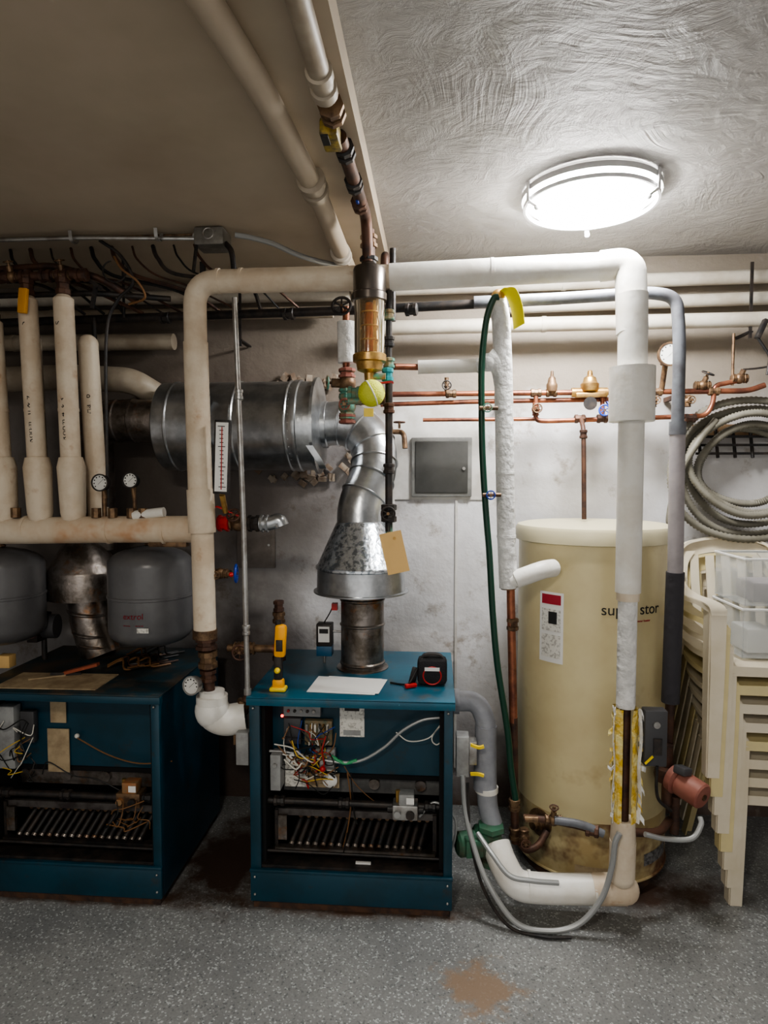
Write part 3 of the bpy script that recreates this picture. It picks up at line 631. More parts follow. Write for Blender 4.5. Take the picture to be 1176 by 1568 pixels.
b.tube([(-.56,-1.0,2.634),(-.475,1.2,2.636),(-.43,1.6,2.637),(-.40,2.2,2.637),(-.385,3.28,2.60)],.034,CEILL,.1,20); coupling(b,(-.40,2.15,2.634),(0,1,0),.046,.10,CEILP,20); coupling(b,(-.395,2.75,2.615),(0,1,0),.042,.07,PAINTP,20)
b.done()
b=B('electrical_junction_box')
b.box((-.89,2.6,2.632),(.12,.11,.07),M('box_galv',(.22,.21,.19),.5,.5,c2=(.15,.14,.12),scale=20),None,.008); b.torus((-.89,2.545,2.64),(0,1,0),.02,.003,STEEL)
b.spline([(-.80,2.6,2.65),(-.74,2.62,2.645),(-.66,2.65,2.63),(-.58,2.68,2.60),(-.50,2.75,2.59),(-.42,2.85,2.6)],.011,FLEX,10)
b.spline([(-.83,2.58,2.61),(-.80,2.55,2.57),(-.785,2.53,2.50),(-.785,2.52,2.48)],.011,BLACK,8)
b.tube([(-2.5,2.56,2.645),(-1.4,2.57,2.645),(-1.05,2.59,2.64),(-.95,2.6,2.64)],.008,STEEL,.05,8)
b.tube([(-2.5,2.6,2.66),(-.95,2.61,2.66)],.005,BRASSD,.05,8)
b.cyl((-.965,2.6,2.655),(-.94,2.6,2.64),.016,STEEL,12)
for x in (-1.9,-1.45,-1.1): b.ribbon([(x,2.54,2.665),(x,2.55,2.63),(x,2.585,2.63),(x,2.6,2.665)],(1,0,0),.014,.003,STEEL)
b.tube([(-.94,2.56,2.62),(-.945,2.53,2.49)],.007,BLACK)
b.done()

# ---------------------------------------------------------------- back wall pipes
b=B('heating_pipes')
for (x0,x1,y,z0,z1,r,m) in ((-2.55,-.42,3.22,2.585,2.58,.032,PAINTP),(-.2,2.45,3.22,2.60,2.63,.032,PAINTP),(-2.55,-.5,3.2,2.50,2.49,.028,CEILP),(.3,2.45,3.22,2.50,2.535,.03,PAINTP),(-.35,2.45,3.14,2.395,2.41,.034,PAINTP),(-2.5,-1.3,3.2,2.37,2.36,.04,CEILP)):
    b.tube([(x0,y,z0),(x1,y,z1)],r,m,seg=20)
    for k in (.3,.7): b.cyl((x0+(x1-x0)*k,y,z0+(z1-z0)*k),(x0+(x1-x0)*k+.02,y,z0+(z1-z0)*k),r+.003,m,20)
for x in (-.95,1.42):
    b.bb(x,x+.012,3.13,3.14,2.32,2.66,BLACK); b.bb(x-.005,x+.017,3.13,3.29,2.345,2.352,BLACK)
b.tube([(-2.5,3.05,2.15),(-1.75,3.05,2.17),(-1.45,3.05,2.15),(-1.38,3.12,2.10),(-1.38,3.28,2.08)],.06,CEILP,.12,24)
b.done()
b=B('black_gas_line')
b.tube([(-2.4,2.95,2.40),(-1.71,2.95,2.415),(-.38,2.72,2.375),(.49,2.66,2.385)],.019,BLACK,.1,14)
b.tube([(.15,2.67,2.385),(.49,2.66,2.39),(.82,2.6,2.39),(.91,2.6,2.37),(.925,2.6,2.22),(.925,2.6,1.85)],.0235,GREYD,.09,18)
b.cyl((.925,2.6,1.88),(.93,2.6,1.31),.029,GREYL,20); b.cyl((.925,2.6,1.90),(.925,2.6,1.85),.031,GREYD)
b.cyl((.93,2.6,1.32),(.93,2.62,.80),.034,RUBBER,20); b.tube([(.93,2.62,.82),(.93,2.64,.5),(.95,2.60,.46)],.018,BROWN,.05)
for x in (-1.2,-.62,-.1): coupling(b,(x,2.95+(x+1.71)*-.173,2.41+(x+1.71)*-.03),(1,-.17,0),.026,.05,BLACK)
b.tube([(-1.39,2.86,2.40),(-1.39,2.86,2.66)],.006,BLACK); b.tube([(-1.55,2.9,2.41),(-1.55,2.9,2.0)],.01,BLACK)
b.bb(-1.0,-.98,2.75,2.77,2.3,2.6,BLACK)
rd=random.Random(12)
for i in range(12):
    x=-2.0+i*.09
    b.spline([(x,2.72,2.66),(x+.03,2.70,2.60),(x+.10,2.72,2.54),(x+.2+rd.uniform(0,.2),2.78,2.48+rd.uniform(0,.06)),(x+.42,2.88,2.42)],.004+rd.random()*.005,rd.choice((BLACK,BROWN,WIREK)),6)
b.spline([(-1.38,2.64,2.66),(-1.30,2.66,2.60),(-1.26,2.68,2.5),(-1.34,2.70,2.43),(-1.39,2.70,2.3),(-1.40,2.70,1.9),(-1.40,2.70,1.56)],.007,BLACK,8)
b.spline([(-1.33,2.66,2.6),(-1.30,2.66,2.55),(-1.24,2.68,2.50),(-1.22,2.7,2.44),(-1.3,2.72,2.42)],.005,WIREO,8)
b.torus((-1.33,2.66,2.54),(.3,-1,.1),.045,.0035,BLACK,20,6,.3,5.2)
b.box((-1.43,2.66,2.50),(.09,.03,.015),BLACK,(0,.6,0)); b.box((-1.42,2.66,2.44),(.014,.014,.10),BLACK,(0,.2,0))
b.done()
b=B('electrical_conduit')
b.tube([(-.755,2.44,2.36),(-.73,2.44,1.5),(-.722,2.44,.86)],.0105,STEEL,seg=12)
for z in (2.0,1.1): coupling(b,(-.742 if z>1.5 else -.725,2.44,z),(0,0,1),.016,.04,STEEL,12)
b.tube([(-.722,2.44,.87),(-.722,2.44,.8465)],.014,STEEL)
b.done()

# ---------------------------------------------------------------- air separator
b=B('air_separator_sight_glass')
sx,sy=-.245,2.43
DC=M('dark_chrome',(.16,.14,.125),.28,.9)
b.lathe([(.02,.14),(.035,.125),(.056,.12),(.06,.11),(.06,.03),(.064,.025),(.064,0),(.058,-.003)],(sx,sy,2.335),(0,0,1),DC,32)
b.lathe([(.056,0),(.056,-.195)],(sx,sy,2.335),(0,0,1),GLASS,32,False)
b.lathe([(.026,0),(.026,-.19)],(sx,sy,2.33),(0,0,1),AMBER,20)
for k in range(5):
    a=k*2*math.pi/5+.3; b.cyl((sx+.042*math.cos(a),sy+.042*math.sin(a),2.33),(sx+.042*math.cos(a),sy+.042*math.sin(a),2.14),.006,BROWN if k%2 else BRASS,10)
for z in (2.29,2.24,2.19): b.torus((sx,sy,z),(0,0,1),.048,.003,BRASS)
b.lathe([(.058,.0),(.062,-.004),(.062,-.028),(.05,-.032),(.045,-.06),(.02,-.07),(.018,-.1)],(sx,sy,2.142),(0,0,1),BRASS,32)
b.sph((sx+.01,sy-.03,1.995),.05,TENNIS); b.torus((sx+.01,sy-.03,1.995),(1,.2,.5),.0495,.0025,PAPERW,32,6)
for d in (-.03,.06):
    b.cyl((sx+d-.05,sy,2.0+d),(sx+d,sy,2.0+d),.012,GREEN)
coupling(b,(sx-.06,sy+.03,2.0),(1,0,0),.03,.05,GREEN); coupling(b,(sx+.065,sy+.03,2.07),(0,0,1),.022,.05,M('teal_fit',(.02,.25,.28),.5))
b.ribbon([(sx+.03,sy-.02,2.03),(sx+.08,sy-.03,2.035),(sx+.09,sy-.03,2.03)],(0,1,0),.018,.006,RED)
b.box((sx+.0,sy-.03,1.925),(.035,.01,.03),YEL)
b.done()
b=B('separator_pipework')
b.cyl((-.178,2.5,2.39),(-.178,2.5,2.1),.012,BLACK); b.cyl((-.178,2.5,2.1),(-.178,2.5,1.48),.014,BLACK); coupling(b,(-.178,2.5,1.55),(0,0,1),.03,.07,BLACK); wheel(b,(-.178,2.49,1.55),(0,-1,0),.025,BLACK)
b.cyl((-.178,2.5,1.51),(-.175,2.5,1.40),.014,GREEN,10)
for z in (2.30,2.2,2.12,1.95,1.72): coupling(b,(-.178,2.5,z),(0,0,1),.022,.04,(BRASSD,GREEN,BLACK,GREEN,BROWN)[int(z*10)%5])
b.box((-.155,2.48,1.40),(.085,.002,.16),MANILA,(0,-.22,0)); b.cyl((-.155,2.478,1.455),(-.155,2.476,1.455),.006,BRASS)
b.cyl((-.355,2.6,2.30),(-.352,2.6,2.14),.036,WRAP,20); b.cyl((-.355,2.6,2.36),(-.355,2.6,1.9),.014,COPPER); valve(b,(-.352,2.6,2.06),(0,0,1),.024,BRASSD,GREEN,(-1,-.3,0),.025)
valve(b,(-.352,2.6,1.97),(0,0,1),.024,GREEN,PINK,(0,-1,0),.02); wheel(b,(-.365,2.57,2.34),(0,-1,.3),.036,BLACK)
for z in (2.10,2.02,1.92): coupling(b,(-.352,2.6,z),(0,0,1),.034,.04,(PINK,GREEN,BRASSD)[int(z*100)%3])
b.cyl((-.36,2.6,1.99),(-.2,2.6,1.99),.016,BRASSD)
b.done()
# ---------------------------------------------------------------- white insulated branch + hose
b=B('insulated_branch_pipe')
b.tube([(-.16,2.55,2.115),(-.06,2.6,2.12)],.0125,COPPER)
b.tube([(-.07,2.6,2.12),(.16,2.6,2.123)],.027,WHITE,seg=20); b.tube([(.155,2.6,2.12),(.20,2.6,2.135),(.215,2.6,2.14)],.028,WRAP); b.sph((.205,2.6,2.135),.04,WRAP,(1,1,.9))
b.tube([(.20,2.6,2.16),(.25,2.6,2.12),(.262,2.6,2.05)],.036,WRAP,.05,20)
b.tube([(.235,2.6,2.37),(.25,2.6,2.31),(.262,2.6,2.1),(.278,2.6,1.5),(.29,2.6,1.25)],.036,WRAP,.06,24)
for z,x in ((1.95,.262),(1.7,.273),(1.45,.28)): b.cyl((x,2.6,z),(x,2.6,z+.01),.038,WRAP,20)
b.cyl((.289,2.6,1.27),(.29,2.6,1.245),.03,BRASSD)
b.tube([(.315,2.585,1.285),(.34,2.585,1.295),(.42,2.59,1.325),(.47,2.64,1.325)],.036,WHITE,.04,20); b.cyl((.30,2.59,1.28),(.32,2.585,1.287),.030,WHITE)
b.cyl((.30,2.62,1.28),(.318,2.62,.7),.0165,COPPER); b.cyl((.318,2.62,.72),(.33,2.62,.2),.0165,BROWN)
for z in (1.1,.36,.24): coupling(b,(.307+(1.28-z)*.02,2.62,z),(0,0,1),.024,.05,BRASSD)
b.sph((.24,2.59,2.385),.028,BRASS); b.cyl((.235,2.6,2.38),(.22,2.6,2.40),.012,BRASS)
b.ribbon([(.24,2.57,2.40),(.28,2.55,2.39),(.305,2.55,2.33),(.315,2.55,2.26)],(.6,-.8,.2),.06,.003,M('yellow_caution_tape',(.85,.75,.02),.5))
b.done()
b=B('green_garden_hose')
b.spline([(.235,2.54,2.37),(.215,2.54,2.36),(.19,2.55,2.28),(.175,2.55,2.12),(.175,2.54,1.95),(.18,2.54,1.77),(.195,2.54,1.55),(.21,2.54,1.38),(.225,2.54,1.15),(.245,2.54,.95),(.285,2.54,.70),(.30,2.54,.55),(.32,2.54,.42)],.0125,HOSEG,12)
for z,x in ((1.95,.185),(1.62,.20)):
    b.cyl((x-.02,2.52,z),(x+.05,2.53,z),.008,BRASSD)
    wheel(b,(x+.01,2.52,z),(0,-1,0),.016,BLUE if z<1.8 else GREEN,.015)
b.done()

# ---------------------------------------------------------------- copper manifold on back wall
b=B('copper_pipe_manifold')
yb=3.08
b.tube([(-.26,yb,2.075),(1.40,yb,2.075),(1.47,yb,2.10)],.0125,COPPER); b.tube([(-.26,yb+.02,2.03),(.2,yb+.02,2.04),(.83,yb+.02,2.045)],.011,COPPER)
b.tube([(-.06,yb,1.955),(.46,yb,1.955)],.009,COPPER); b.tube([(.46,yb,2.06),(.46,yb,1.95),(.50,yb,1.945),(1.22,yb,1.965),(1.25,yb,2.02),(1.25,yb,2.1),(1.35,yb,2.12)],.011,COPPER,.03)
b.tube([(.665,yb,1.96),(.66,3.0,1.90),(.66,2.96,1.5)],.0105,BROWN,.04); coupling(b,(.66,3.0,1.88),(0,0,1),.018,.04,BROWN)
for x in (.07,.30,.46,.53,.66,.9,1.0,1.25): coupling(b,(x,yb,2.075),(1,0,0),.02,.05,BRASSD if x!=.9 else BRASS)
for x in (.66,.76,1.15): coupling(b,(x,yb,1.955),(1,0,0),.02,.05,BROWN)
valve(b,(.46,yb,2.0),(0,0,1),.013,COPPER,BRASSD,(0,-1,0),.02)
b.cyl((.05,yb,2.08),(.05,yb,2.15),.01,BRASSD); wheel(b,(.05,yb-.01,2.11),(0,-1,0),.02,BLACK)
for x,m,rr in ((.53,BRASSD,.022),(.70,BRASS,.036),(.84,BRASSD,.024)):
    b.lathe([(rr*.5,-.03),(rr*1.0,-.02),(rr*1.15,.0),(rr*1.15,.012),(rr*.9,.02),(rr*.75,.04),(rr*.35,.05),(rr*.3,.07),(.004,.075)],(x,yb-.01,2.10),(0,0,1),m,20)
b.box((.70,yb-.02,2.06),(.13,.03,.02),BRASS,None,.004); b.cyl((.62,yb,2.075),(.78,yb,2.075),.022,BRASS)
b.cyl((.695,yb-.045,2.02),(.695,yb-.05,2.02),.03,BLACK,16); wheel(b,(.76,yb-.02,1.99),(0,-1,0),.024,BLUE,.02); b.ribbon([(.77,yb-.03,2.03),(.79,yb-.04,1.99),(.80,yb-.04,1.93)],(0,1,0),.02,.004,BLUE)
b.cyl((.76,yb,2.075),(.76,yb,1.96),.01,COPPER)
gauge(b,(1.02,2.98,2.225),.048,(1.02,yb,2.20),(0,-1,0),BRASSD); b.cyl((1.02,yb-.05,2.2),(1.02,yb,2.07),.012,BRASSD)
for x,z in ((1.36,2.13),(1.20,2.10),(.88,2.11)): valve(b,(x,yb,z),(1,0,0),.016,BRASSD,BLACK,(.3,-.4,1),.025,lever=(x==1.36))
for x in (.93,.98,1.08,1.13): valve(b,(x,yb-.02,2.03),(0,0,1),.012,BRASSD,BRASSD,(0,-1,0),.016)
b.tube([(.93,yb-.02,2.07),(.93,yb-.02,1.96)],.009,BROWN); b.tube([(1.08,yb-.02,2.12),(1.08,yb-.02,1.96)],.009,BROWN)
b.box((1.43,yb-.04,2.34),(.02,.03,.09),BLACK,(0,.4,0),.004); b.tube([(1.41,yb-.04,2.31),(1.47,yb-.04,2.22),(1.46,yb-.04,2.14)],.006,BLACK,.02)
b.tube([(1.33,yb,2.33),(1.33,yb,2.10)],.006,BRASSD)
b.tube([(-.20,yb,1.90),(-.16,yb,1.90),(-.145,yb-.05,1.88),(-.14,yb-.06,1.82)],.012,BRASSD,.02); wheel(b,(-.17,yb,1.915),(0,0,1),.025,BROWN); coupling(b,(-.21,yb,1.90),(1,0,0),.03,.02,BRASSD)
for x in (.3,1.1): b.bb(x,x+.02,yb,WYB-.01,2.05,2.07,BROWN)
b.done()
# ---------------------------------------------------------------- wall things
b=B('access_panel')
yw=WYB-.001
b.bb(-.215,.235,yw-.006,yw,1.575,2.07,PATCH); b.bb(-.12,.18,yw-.025,yw-.006,1.59,1.885,PANELF,.004); b.bb(-.10,.16,yw-.031,yw-.025,1.61,1.865,PANELM,.002)
b.cyl((.14,yw-.031,1.73),(.14,yw-.038,1.73),.008,STEEL)
b.done()
b=B('access_panel')
b.bb(-1.02,-.82,yw-.015,yw,1.22,1.46,M('dingy_panel_paint',(.25,.22,.20),.6,c2=(.18,.15,.13),scale=8),.004); b.bb(-1.0,-.84,yw-.02,yw-.015,1.24,1.44,MC['dingy_panel_paint'],.002); b.cyl((-.85,yw-.02,1.34),(-.85,yw-.026,1.34),.006,STEEL); b.done()
b=B('trim_1'); b.bb(.10,.112,yw-.008,yw,.2,1.575,PATCH); b.bb(-.215,-.205,yw-.008,yw,1.2,1.575,PATCH); b.done()
b=B('broken_plaster_rubble'); rd=random.Random(3)
for i in range(80):
    a=rd.uniform(0,2*math.pi); r=.235+rd.uniform(-.02,.05)
    b.box((-.66+r*math.cos(a)*1.3,WYB-.03,1.93+r*math.sin(a)),(rd.uniform(.02,.05),rd.uniform(.01,.03),rd.uniform(.02,.04)),RUB,(rd.random()*.4,rd.random()*3,rd.random()*.4))
b.done()
# hose coil
b=B('coiled_corrugated_hose')
rd=random.Random(21); P=[]
cx,cz=1.46,1.755
for lp in range(6):
    R=.205+lp*.036; yy=3.20-(lp%3)*.04
    ox=rd.uniform(-.02,.03); oz=rd.uniform(-.05,.01)
    for k in range(120):
        a=2*math.pi*k/120; t=k/120; r=R+.036*t
        P.append(V((cx+ox+r*.93*math.cos(a)+.014*math.sin(3*a+lp),yy+.012*math.sin(2*a+lp),cz+oz+r*.80*math.sin(a))))
for _ in range(14): P=[P[0]]+[(P[i-1]+P[i]*2+P[i+1])/4 for i in range(1,len(P)-1)]+[P[-1]]
out=[];rr=[]
for i in range(len(P)-1):
    out+=[P[i],P[i].lerp(P[i+1],.5)]; rr+=[.019,.0145]
b.sweep(out,rr,CORR,10)
b.spline([(1.28,3.12,1.95),(1.20,3.11,1.85),(1.12,3.11,1.7),(1.08,3.11,1.5),(1.11,3.13,1.45)],.016,CORR,10)
for z in (1.80,1.84,1.88): b.bb(1.24,1.75,3.235,3.245,z-.006,z+.006,BLACK)
for x in (1.26,1.34,1.42,1.5,1.6): b.cyl((x,3.235,1.78),(x,3.27,1.92),.008,BLACK,8)
b.bb(1.24,1.75,3.27,3.299,1.88,1.94,WOOD)
b.done(ang=80)

# ---------------------------------------------------------------- plastic chairs
def chair(b,cx,dz,dy,m,m2):
    T=.006
    for s in (-1,1):
        b.ribbon([(cx+s*.245,2.22+dy,.655+dz),(cx+s*.25,2.205+dy,.40+dz),(cx+s*.262,2.19+dy,0+dz)],(1,0,0),.062,T,m,True,.045)
        b.ribbon([(cx+s*.275,2.25+dy,.655+dz),(cx+s*.28,2.235+dy,.40+dz),(cx+s*.284,2.215+dy,0+dz)],(0,1,0),.06,T,m,True,.042)
        b.ribbon([(cx+s*.205,2.66+dy,.43+dz),(cx+s*.225,2.70+dy,.2+dz),(cx+s*.245,2.74+dy,0+dz)],(1,0,0),.055,T,m2,True,.042)
        b.ribbon([(cx+s*.23,2.63+dy,.43+dz),(cx+s*.25,2.67+dy,.2+dz),(cx+s*.266,2.72+dy,0+dz)],(0,1,0),.06,T,m2,True,.045)
        b.ribbon([(cx+s*.245,2.215+dy,.63+dz),(cx+s*.252,2.225+dy,.662+dz),(cx+s*.262,2.30+dy,.672+dz),(cx+s*.268,2.45+dy,.67+dz),(cx+s*.26,2.60+dy,.69+dz),(cx+s*.235,2.70+dy,.76+dz)],(1,0,0),.06,T,m)
        b.ribbon([(cx+s*.274,2.225+dy,.645+dz),(cx+s*.291,2.30+dy,.663+dz),(cx+s*.298,2.45+dy,.661+dz),(cx+s*.289,2.60+dy,.683+dz),(cx+s*.262,2.71+dy,.753+dz)],(0,0,1),.019,T,m)
        b.ribbon([(cx+s*.21,2.32+dy,.43+dz),(cx+s*.215,2.5+dy,.425+dz),(cx+s*.21,2.66+dy,.43+dz)],(0,0,1),.035,T,m)
        b.ribbon([(cx+s*.205,2.66+dy,.43+dz),(cx+s*.225,2.70+dy,.6+dz),(cx+s*.225,2.73+dy,.74+dz),(cx+s*.19,2.76+dy,.84+dz),(cx+s*.10,2.775+dy,.872+dz),(cx,2.78+dy,.88+dz)],(0,-1,.15),.045,.012,m)
        b.ribbon([(cx+s*.20,2.66+dy,.45+dz),(cx+s*.205,2.695+dy,.6+dz),(cx+s*.20,2.73+dy,.75+dz),(cx+s*.16,2.75+dy,.82+dz)],(1,0,0),.05,T,m)
    for k in range(-2,3):
        b.ribbon([(cx+k*.068,2.68+dy,.46+dz),(cx+k*.07,2.715+dy,.62+dz),(cx+k*.07,2.75+dy,.80+dz)],(1,0,0),.038,T,m)
    b.ribbon([(cx-.19,2.755+dy,.80+dz),(cx-.1,2.77+dy,.84+dz),(cx,2.775+dy,.85+dz),(cx+.1,2.77+dy,.84+dz),(cx+.19,2.755+dy,.80+dz)],(0,.15,1),.07,T,m)
    vs=[];fs=[];nx,ny=10,8
    for j in range(ny+1):
        for i in range(nx+1):
            x=-1+2*i/nx; y=j/ny; vs.append((cx+x*(.225-.015*y),2.235+dy+y*.44,.44+dz-.018*(1-x*x)*math.sin(math.pi*min(1,y*1.1))-(.035*(1-y*8)**2 if y<.125 else 0)))
    o=len(vs); vs+=[(p[0],p[1],p[2]-.006) for p in vs]
    for j in range(ny):
        for i in range(nx):
            q=j*(nx+1)+i; fs.append((q,q+1,q+nx+2,q+nx+1)); fs.append((o+q,o+q+nx+1,o+q+nx+2,o+q+1))
    b.add(vs,fs,m)
    b.ribbon([(cx-.225,2.23+dy,.41+dz),(cx,2.22+dy,.41+dz),(cx+.225,2.23+dy,.41+dz)],(0,0,1),.038,T,m)
b=B('stacked_plastic_chairs')
for k in range(8): chair(b,1.45-.016*k,k*.075,.40-k*.004,PLASTY if k in(3,6) else PLAST,PLASTY if k%3==0 else PLAST)
b.done(ang=40)
b=B('storage_bin')
def openbox(b,x0,x1,y0,y1,z0,z1,m,t=.004):
    b.bb(x0,x1,y0,y1,z0,z0+t,m); b.bb(x0,x1,y0,y0+t,z0,z1,m); b.bb(x0,x1,y1-t,y1,z0,z1,m); b.bb(x0,x0+t,y0,y1,z0,z1,m); b.bb(x1-t,x1,y0,y1,z0,z1,m)
    b.bb(x0-.006,x1+.006,y0-.006,y0,z1-.01,z1,PAPERW,.002); b.bb(x0-.006,x0,y0,y1,z1-.01,z1,PAPERW,.002); b.bb(x0,x1+.006,y1,y1+.006,z1-.01,z1,PAPERW,.002)
openbox(b,1.215,1.47,2.66,2.94,.970,1.17,BIN)
openbox(b,1.22,1.48,2.66,2.94,1.18,1.37,BIN)
b.bb(1.25,1.36,2.70,2.85,.98,1.08,PAPERW,.01); b.bb(1.26,1.40,2.68,2.84,1.19,1.27,GREYL,.01)
b.done()
b=B('hand_truck_wheel')
c=V((1.40,2.46,.12))
b.torus(c,(1,-.5,0),.085,.034,RUBBER,32,12); b.lathe([(.03,-.03),(.075,-.012),(.075,.012),(.03,.03)],c,(1,-.5,0),DKBOX,24); b.cyl(c,c+V((.15,-.0,0)),.01,STEEL)
b.done()

# ---------------------------------------------------------------- tank piping low
b=B('insulated_return_pipe')
b.tube([(.715,2.455,.13),(.42,2.455,.118),(.31,2.46,.12),(.262,2.49,.20),(.245,2.53,.24)],.055,WHITE,.09,28); b.sph((.72,2.455,.131),.054,TAN,(1,1,1))
b.tube([(.60,2.455,.126),(.72,2.455,.131)],.0565,TAN,seg=28)
for x in (.36,.60): b.cyl((x,2.455,.124),(x+.01,2.455,.124),.0575,WHITE,24)
b.done()
b=B('circulator_pump')
c=V((.205,2.56,.235))
b.lathe([(.03,-.06),(.06,-.05),(.066,-.01),(.066,.03),(.05,.045),(.03,.05)],c,(-1,-.3,0),PUMPG,28); b.lathe([(.048,.045),(.048,.11),(.038,.12),(.01,.122)],c,(-1,-.3,0),PUMPG,24)
b.lathe([(.055,-.01),(.055,.01)],c+V((.02,-.02,.07)),(0,0,1),PUMPG,6); b.lathe([(.055,-.01),(.055,.01)],c+V((.02,-.03,-.06)),(0,0,1),PUMPG,6)
b.box(c+V((-.05,-.06,.01)),(.07,.05,.07),PUMPG,(0,0,.2),.006)
b.tube([(.08,2.62,.78),(.17,2.60,.79),(.205,2.58,.72),(.21,2.58,.44),(.215,2.58,.36),(.235,2.57,.30)],.04,GREYP,.07,24)
b.tube([(.205,2.58,.70),(.20,2.58,.44)],.043,GREYP,seg=24); b.cyl((.078,2.62,.78),(.10,2.62,.78),.05,GREYP); b.cyl((.21,2.58,.45),(.21,2.58,.43),.046,WHITE)
b.bb(.085,.135,2.5,2.57,.52,.68,CTRL,.004); b.bb(.135,.165,2.5,2.56,.57,.66,STEEL,.003); b.ribbon([(.14,2.49,.655),(.17,2.48,.65),(.19,2.48,.655)],(0,1,0),.012,.01,YEL); b.ribbon([(.14,2.49,.54),(.17,2.48,.545),(.19,2.48,.54)],(0,1,0),.012,.01,YEL)
b.done()
b=B('tank_wiring_conduit')
b.spline([(.11,2.5,.53),(.12,2.49,.4),(.15,2.46,.28),(.20,2.42,.16),(.30,2.37,.04),(.42,2.36,.018),(.53,2.36,.05),(.61,2.36,.15),(.645,2.36,.27),(.655,2.36,.36),(.67,2.36,.40)],.0105,FLEX,10,12)
b.spline([(.13,2.5,.5),(.14,2.47,.3),(.19,2.43,.12),(.28,2.38,.014),(.40,2.34,.010),(.50,2.34,.012)],.006,BLACK,8)
b.spline([(.17,2.5,.3),(.22,2.43,.26),(.28,2.38,.21),(.36,2.37,.20),(.46,2.38,.19)],.0095,FLEX,8)
b.spline([(.76,2.36,.40),(.84,2.38,.375),(.93,2.38,.38),(.97,2.40,.42),(.975,2.42,.44)],.0095,FLEX,10)
b.done()
b=B('tank_return_pipework')
b.tube([(.35,2.52,.36),(.44,2.50,.365),(.56,2.50,.345),(.64,2.48,.33)],.013,BROWN,.05); valve(b,(.46,2.50,.365),(1,0,0),.015,BRASSD,BROWN,(0,-.2,1),.016); b.cyl((.35,2.5,.365),(.40,2.5,.365),.012,BRASSD)
b.tube([(.46,2.48,.375),(.56,2.47,.37),(.64,2.46,.34)],.015,GREYD,.04); coupling(b,(.60,2.47,.345),(1,-.3,0),.024,.05,BROWN)
b.tube([(.755,2.48,.34),(.86,2.5,.33),(.93,2.6,.33)],.016,BROWN,.05); b.tube([(.95,2.6,.43),(.95,2.6,.28)],.018,BROWN)
b.tube([(.345,2.58,.22),(.37,2.58,.19),(.42,2.60,.20),(.46,2.64,.24)],.014,BROWN,.03); valve(b,(.36,2.58,.25),(0,0,1),.015,BRASSD,BROWN,(0,-1,0),.018)
b.done()
b=B('aquastat_control')
b.bb(.755,.835,2.37,2.42,.645,.85,DKBOX,.005); b.cyl((.795,2.37,.80),(.795,2.362,.80),.012,STEEL); b.box((.80,2.366,.72),(.03,.004,.06),BLACK); b.bb(.745,.76,2.39,2.41,.70,.72,STEEL); b.ribbon([(.755,2.36,.66),(.78,2.355,.69)],(0,1,0),.012,.003,YEL)
b.spline([(.80,2.37,.65),(.81,2.4,.55),(.84,2.45,.48),(.90,2.5,.42)],.006,BLACK,8)
b.done()
b=B('zone_circulator_pump')
c=V((.97,2.53,.50)); ax=V((.55,-.75,-.18)).normalized()
b.lathe([(.03,-.08),(.052,-.07),(.056,-.045),(.044,-.035),(.05,-.03),(.05,.06),(.044,.066),(.013,.068)],c,ax,PINK,32); b.lathe([(.012,.0),(.012,.006)],c+ax*.067,ax,BRASSD,12)
b.lathe([(.02,-.03),(.045,-.025),(.05,.0),(.045,.025),(.02,.03)],c-ax*.09,V((0,0,1)),BROWN,24); b.cyl(c-ax*.09+V((0,0,-.12)),c-ax*.09+V((0,0,.12)),.02,BROWN)
b.box(c+V((-.02,0,.065)),(.05,.05,.03),DKBOX,(0,.2,.6),.005)
b.done()

# ---------------------------------------------------------------- items on boilers
zt=.846
b=B('instruction_papers')
b.box((-.36,2.58,zt+.0015),(.27,.20,.002),PAPERW,(0,0,-.06)); b.box((-.33,2.585,zt+.0035),(.25,.18,.0015),PAPERW,(0,0,-.12)); b.box((-.05,2.70,zt+.001),(.04,.03,.001),M('green_sticker',(.1,.4,.2),.5)); b.done()
b=B('multimeter_pouch')
b.box((-.01,2.64,zt+.055),(.12,.10,.105),M('pouch_fabric',(.015,.015,.017),.8,bump=.4,bscale=200),None,.02); b.torus((-.01,2.592,zt+.045),(0,1,0),.036,.0035,RED,20); b.box((-.01,2.588,zt+.072),(.06,.003,.014),PAPERW)
b.ribbon([(-.06,2.64,zt+.09),(-.04,2.64,zt+.118),(.02,2.64,zt+.118),(.04,2.64,zt+.09)],(0,1,0),.03,.006,BLACK); b.box((-.085,2.62,zt+.035),(.028,.02,.07),BLACK,(0,.25,0),.005); b.spline([(-.07,2.6,zt+.07),(-.10,2.57,zt+.02),(-.13,2.6,zt+.004),(-.18,2.62,zt+.004)],.004,WIREK,6); b.box((-.095,2.57,zt+.01),(.05,.018,.016),RED,(0,0,.5),.004)
b.done()
b=B('gas_leak_detector')
x,y=-.615,2.50
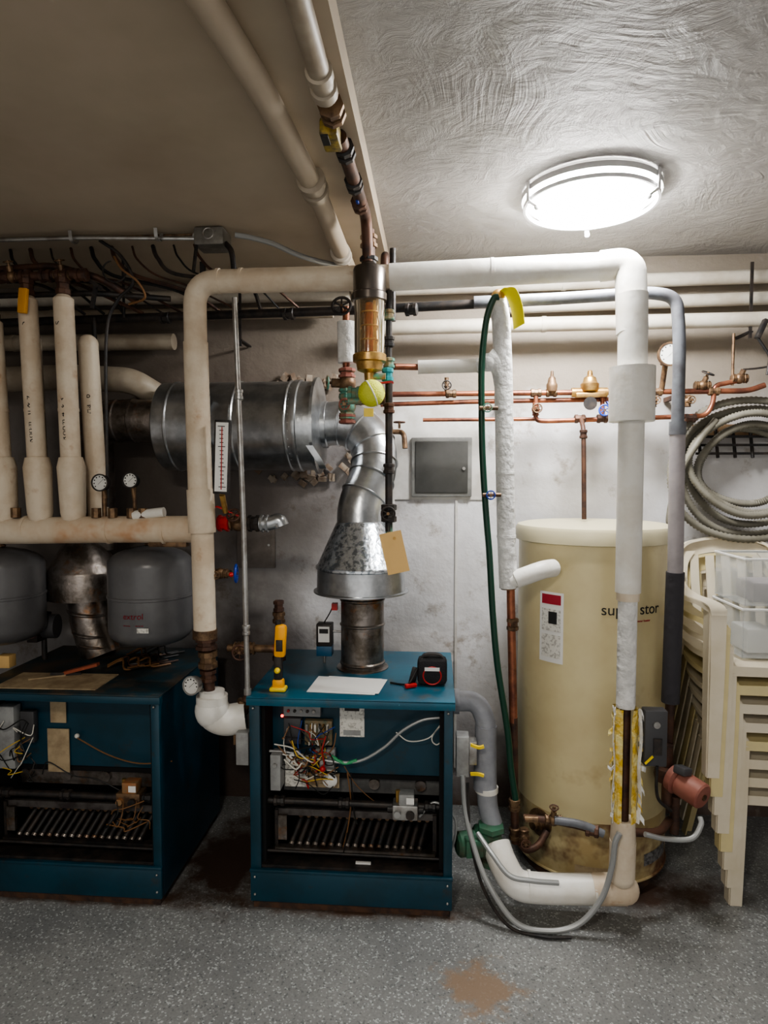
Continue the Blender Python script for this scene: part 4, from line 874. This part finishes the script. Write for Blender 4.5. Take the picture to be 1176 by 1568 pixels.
b.box((x,y,zt+.025),(.045,.035,.045),ORG,None,.008); b.box((x,y,zt+.008),(.065,.05,.016),YEL,None,.006); b.box((x,y,zt+.10),(.032,.03,.12),BLACK,None,.008); b.box((x+.010,y-.004,zt+.20),(.045,.035,.13),ORG,(0,.06,0),.012); b.box((x+.010,y-.025,zt+.185),(.026,.006,.045),BLACK,None,.002); b.cyl((x+.004,y,zt+.25),(x-.0,y,zt+.28),.012,BLACK,14); b.sph((x,y-.02,zt+.085),.012,YEL)
b.done()
b=B('gas_riser_stub')
x=-.675
b.cyl((x,2.76,.845),(x,2.76,1.11),.016,BROWN); coupling(b,(x,2.76,1.08),(0,0,1),.028,.05,BRASSD); coupling(b,(x,2.76,1.13),(0,0,1),.024,.05,BROWN,6); coupling(b,(x,2.76,.92),(0,0,1),.03,.06,BROWN)
b.done()
b=B('cardboard_sheet'); b.box((-1.55,2.54,zt+.002),(.42,.20,.004),PAPERO,(0,0,.02)); b.box((-1.50,2.62,zt+.03),(.16,.03,.012),M('brick_red_scrap',(.3,.08,.04),.8),(0,-.25,.1)); b.box((-1.56,2.62,zt+.012),(.12,.04,.012),BLACK,(0,.1,.4)); b.box((-1.62,2.58,zt+.006),(.14,.03,.006),PAPERO,(0,0,.5)); b.done()
b=B('boiler_top_wiring'); rd=random.Random(31)
for i in range(14):
    p=V((rd.uniform(-1.45,-1.28),rd.uniform(2.72,3.0),zt+.008))
    b.spline([p,p+V((.05,.04,.02)),p+V((.10,-.04,.004)),p+V((.16,.02,.0))],.004,rd.choice((WIREK,WIREO,BROWN)),6)
b.torus((-1.36,2.85,zt+.01),(0,0,1),.08,.006,WIREK); b.done()

# ---------------------------------------------------------------- world, camera
w=bpy.data.worlds.new('world'); bpy.context.scene.world=w; w.use_nodes=True
w.node_tree.nodes['Background'].inputs[0].default_value=(1,.97,.93,1); w.node_tree.nodes['Background'].inputs[1].default_value=.9
try: bpy.context.scene.view_settings.look='AgX - Medium High Contrast'
except Exception: pass
cd=bpy.data.cameras.new('camera'); cam=bpy.data.objects.new('camera',cd); bpy.context.collection.objects.link(cam)
cd.sensor_fit='VERTICAL'; cd.sensor_height=36; cd.lens=22.96; cd.clip_start=.05
cam.location=(0,0,EYE)
cam.rotation_euler=(math.radians(90-3.1),0,math.radians(4.5))
bpy.context.scene.camera=cam
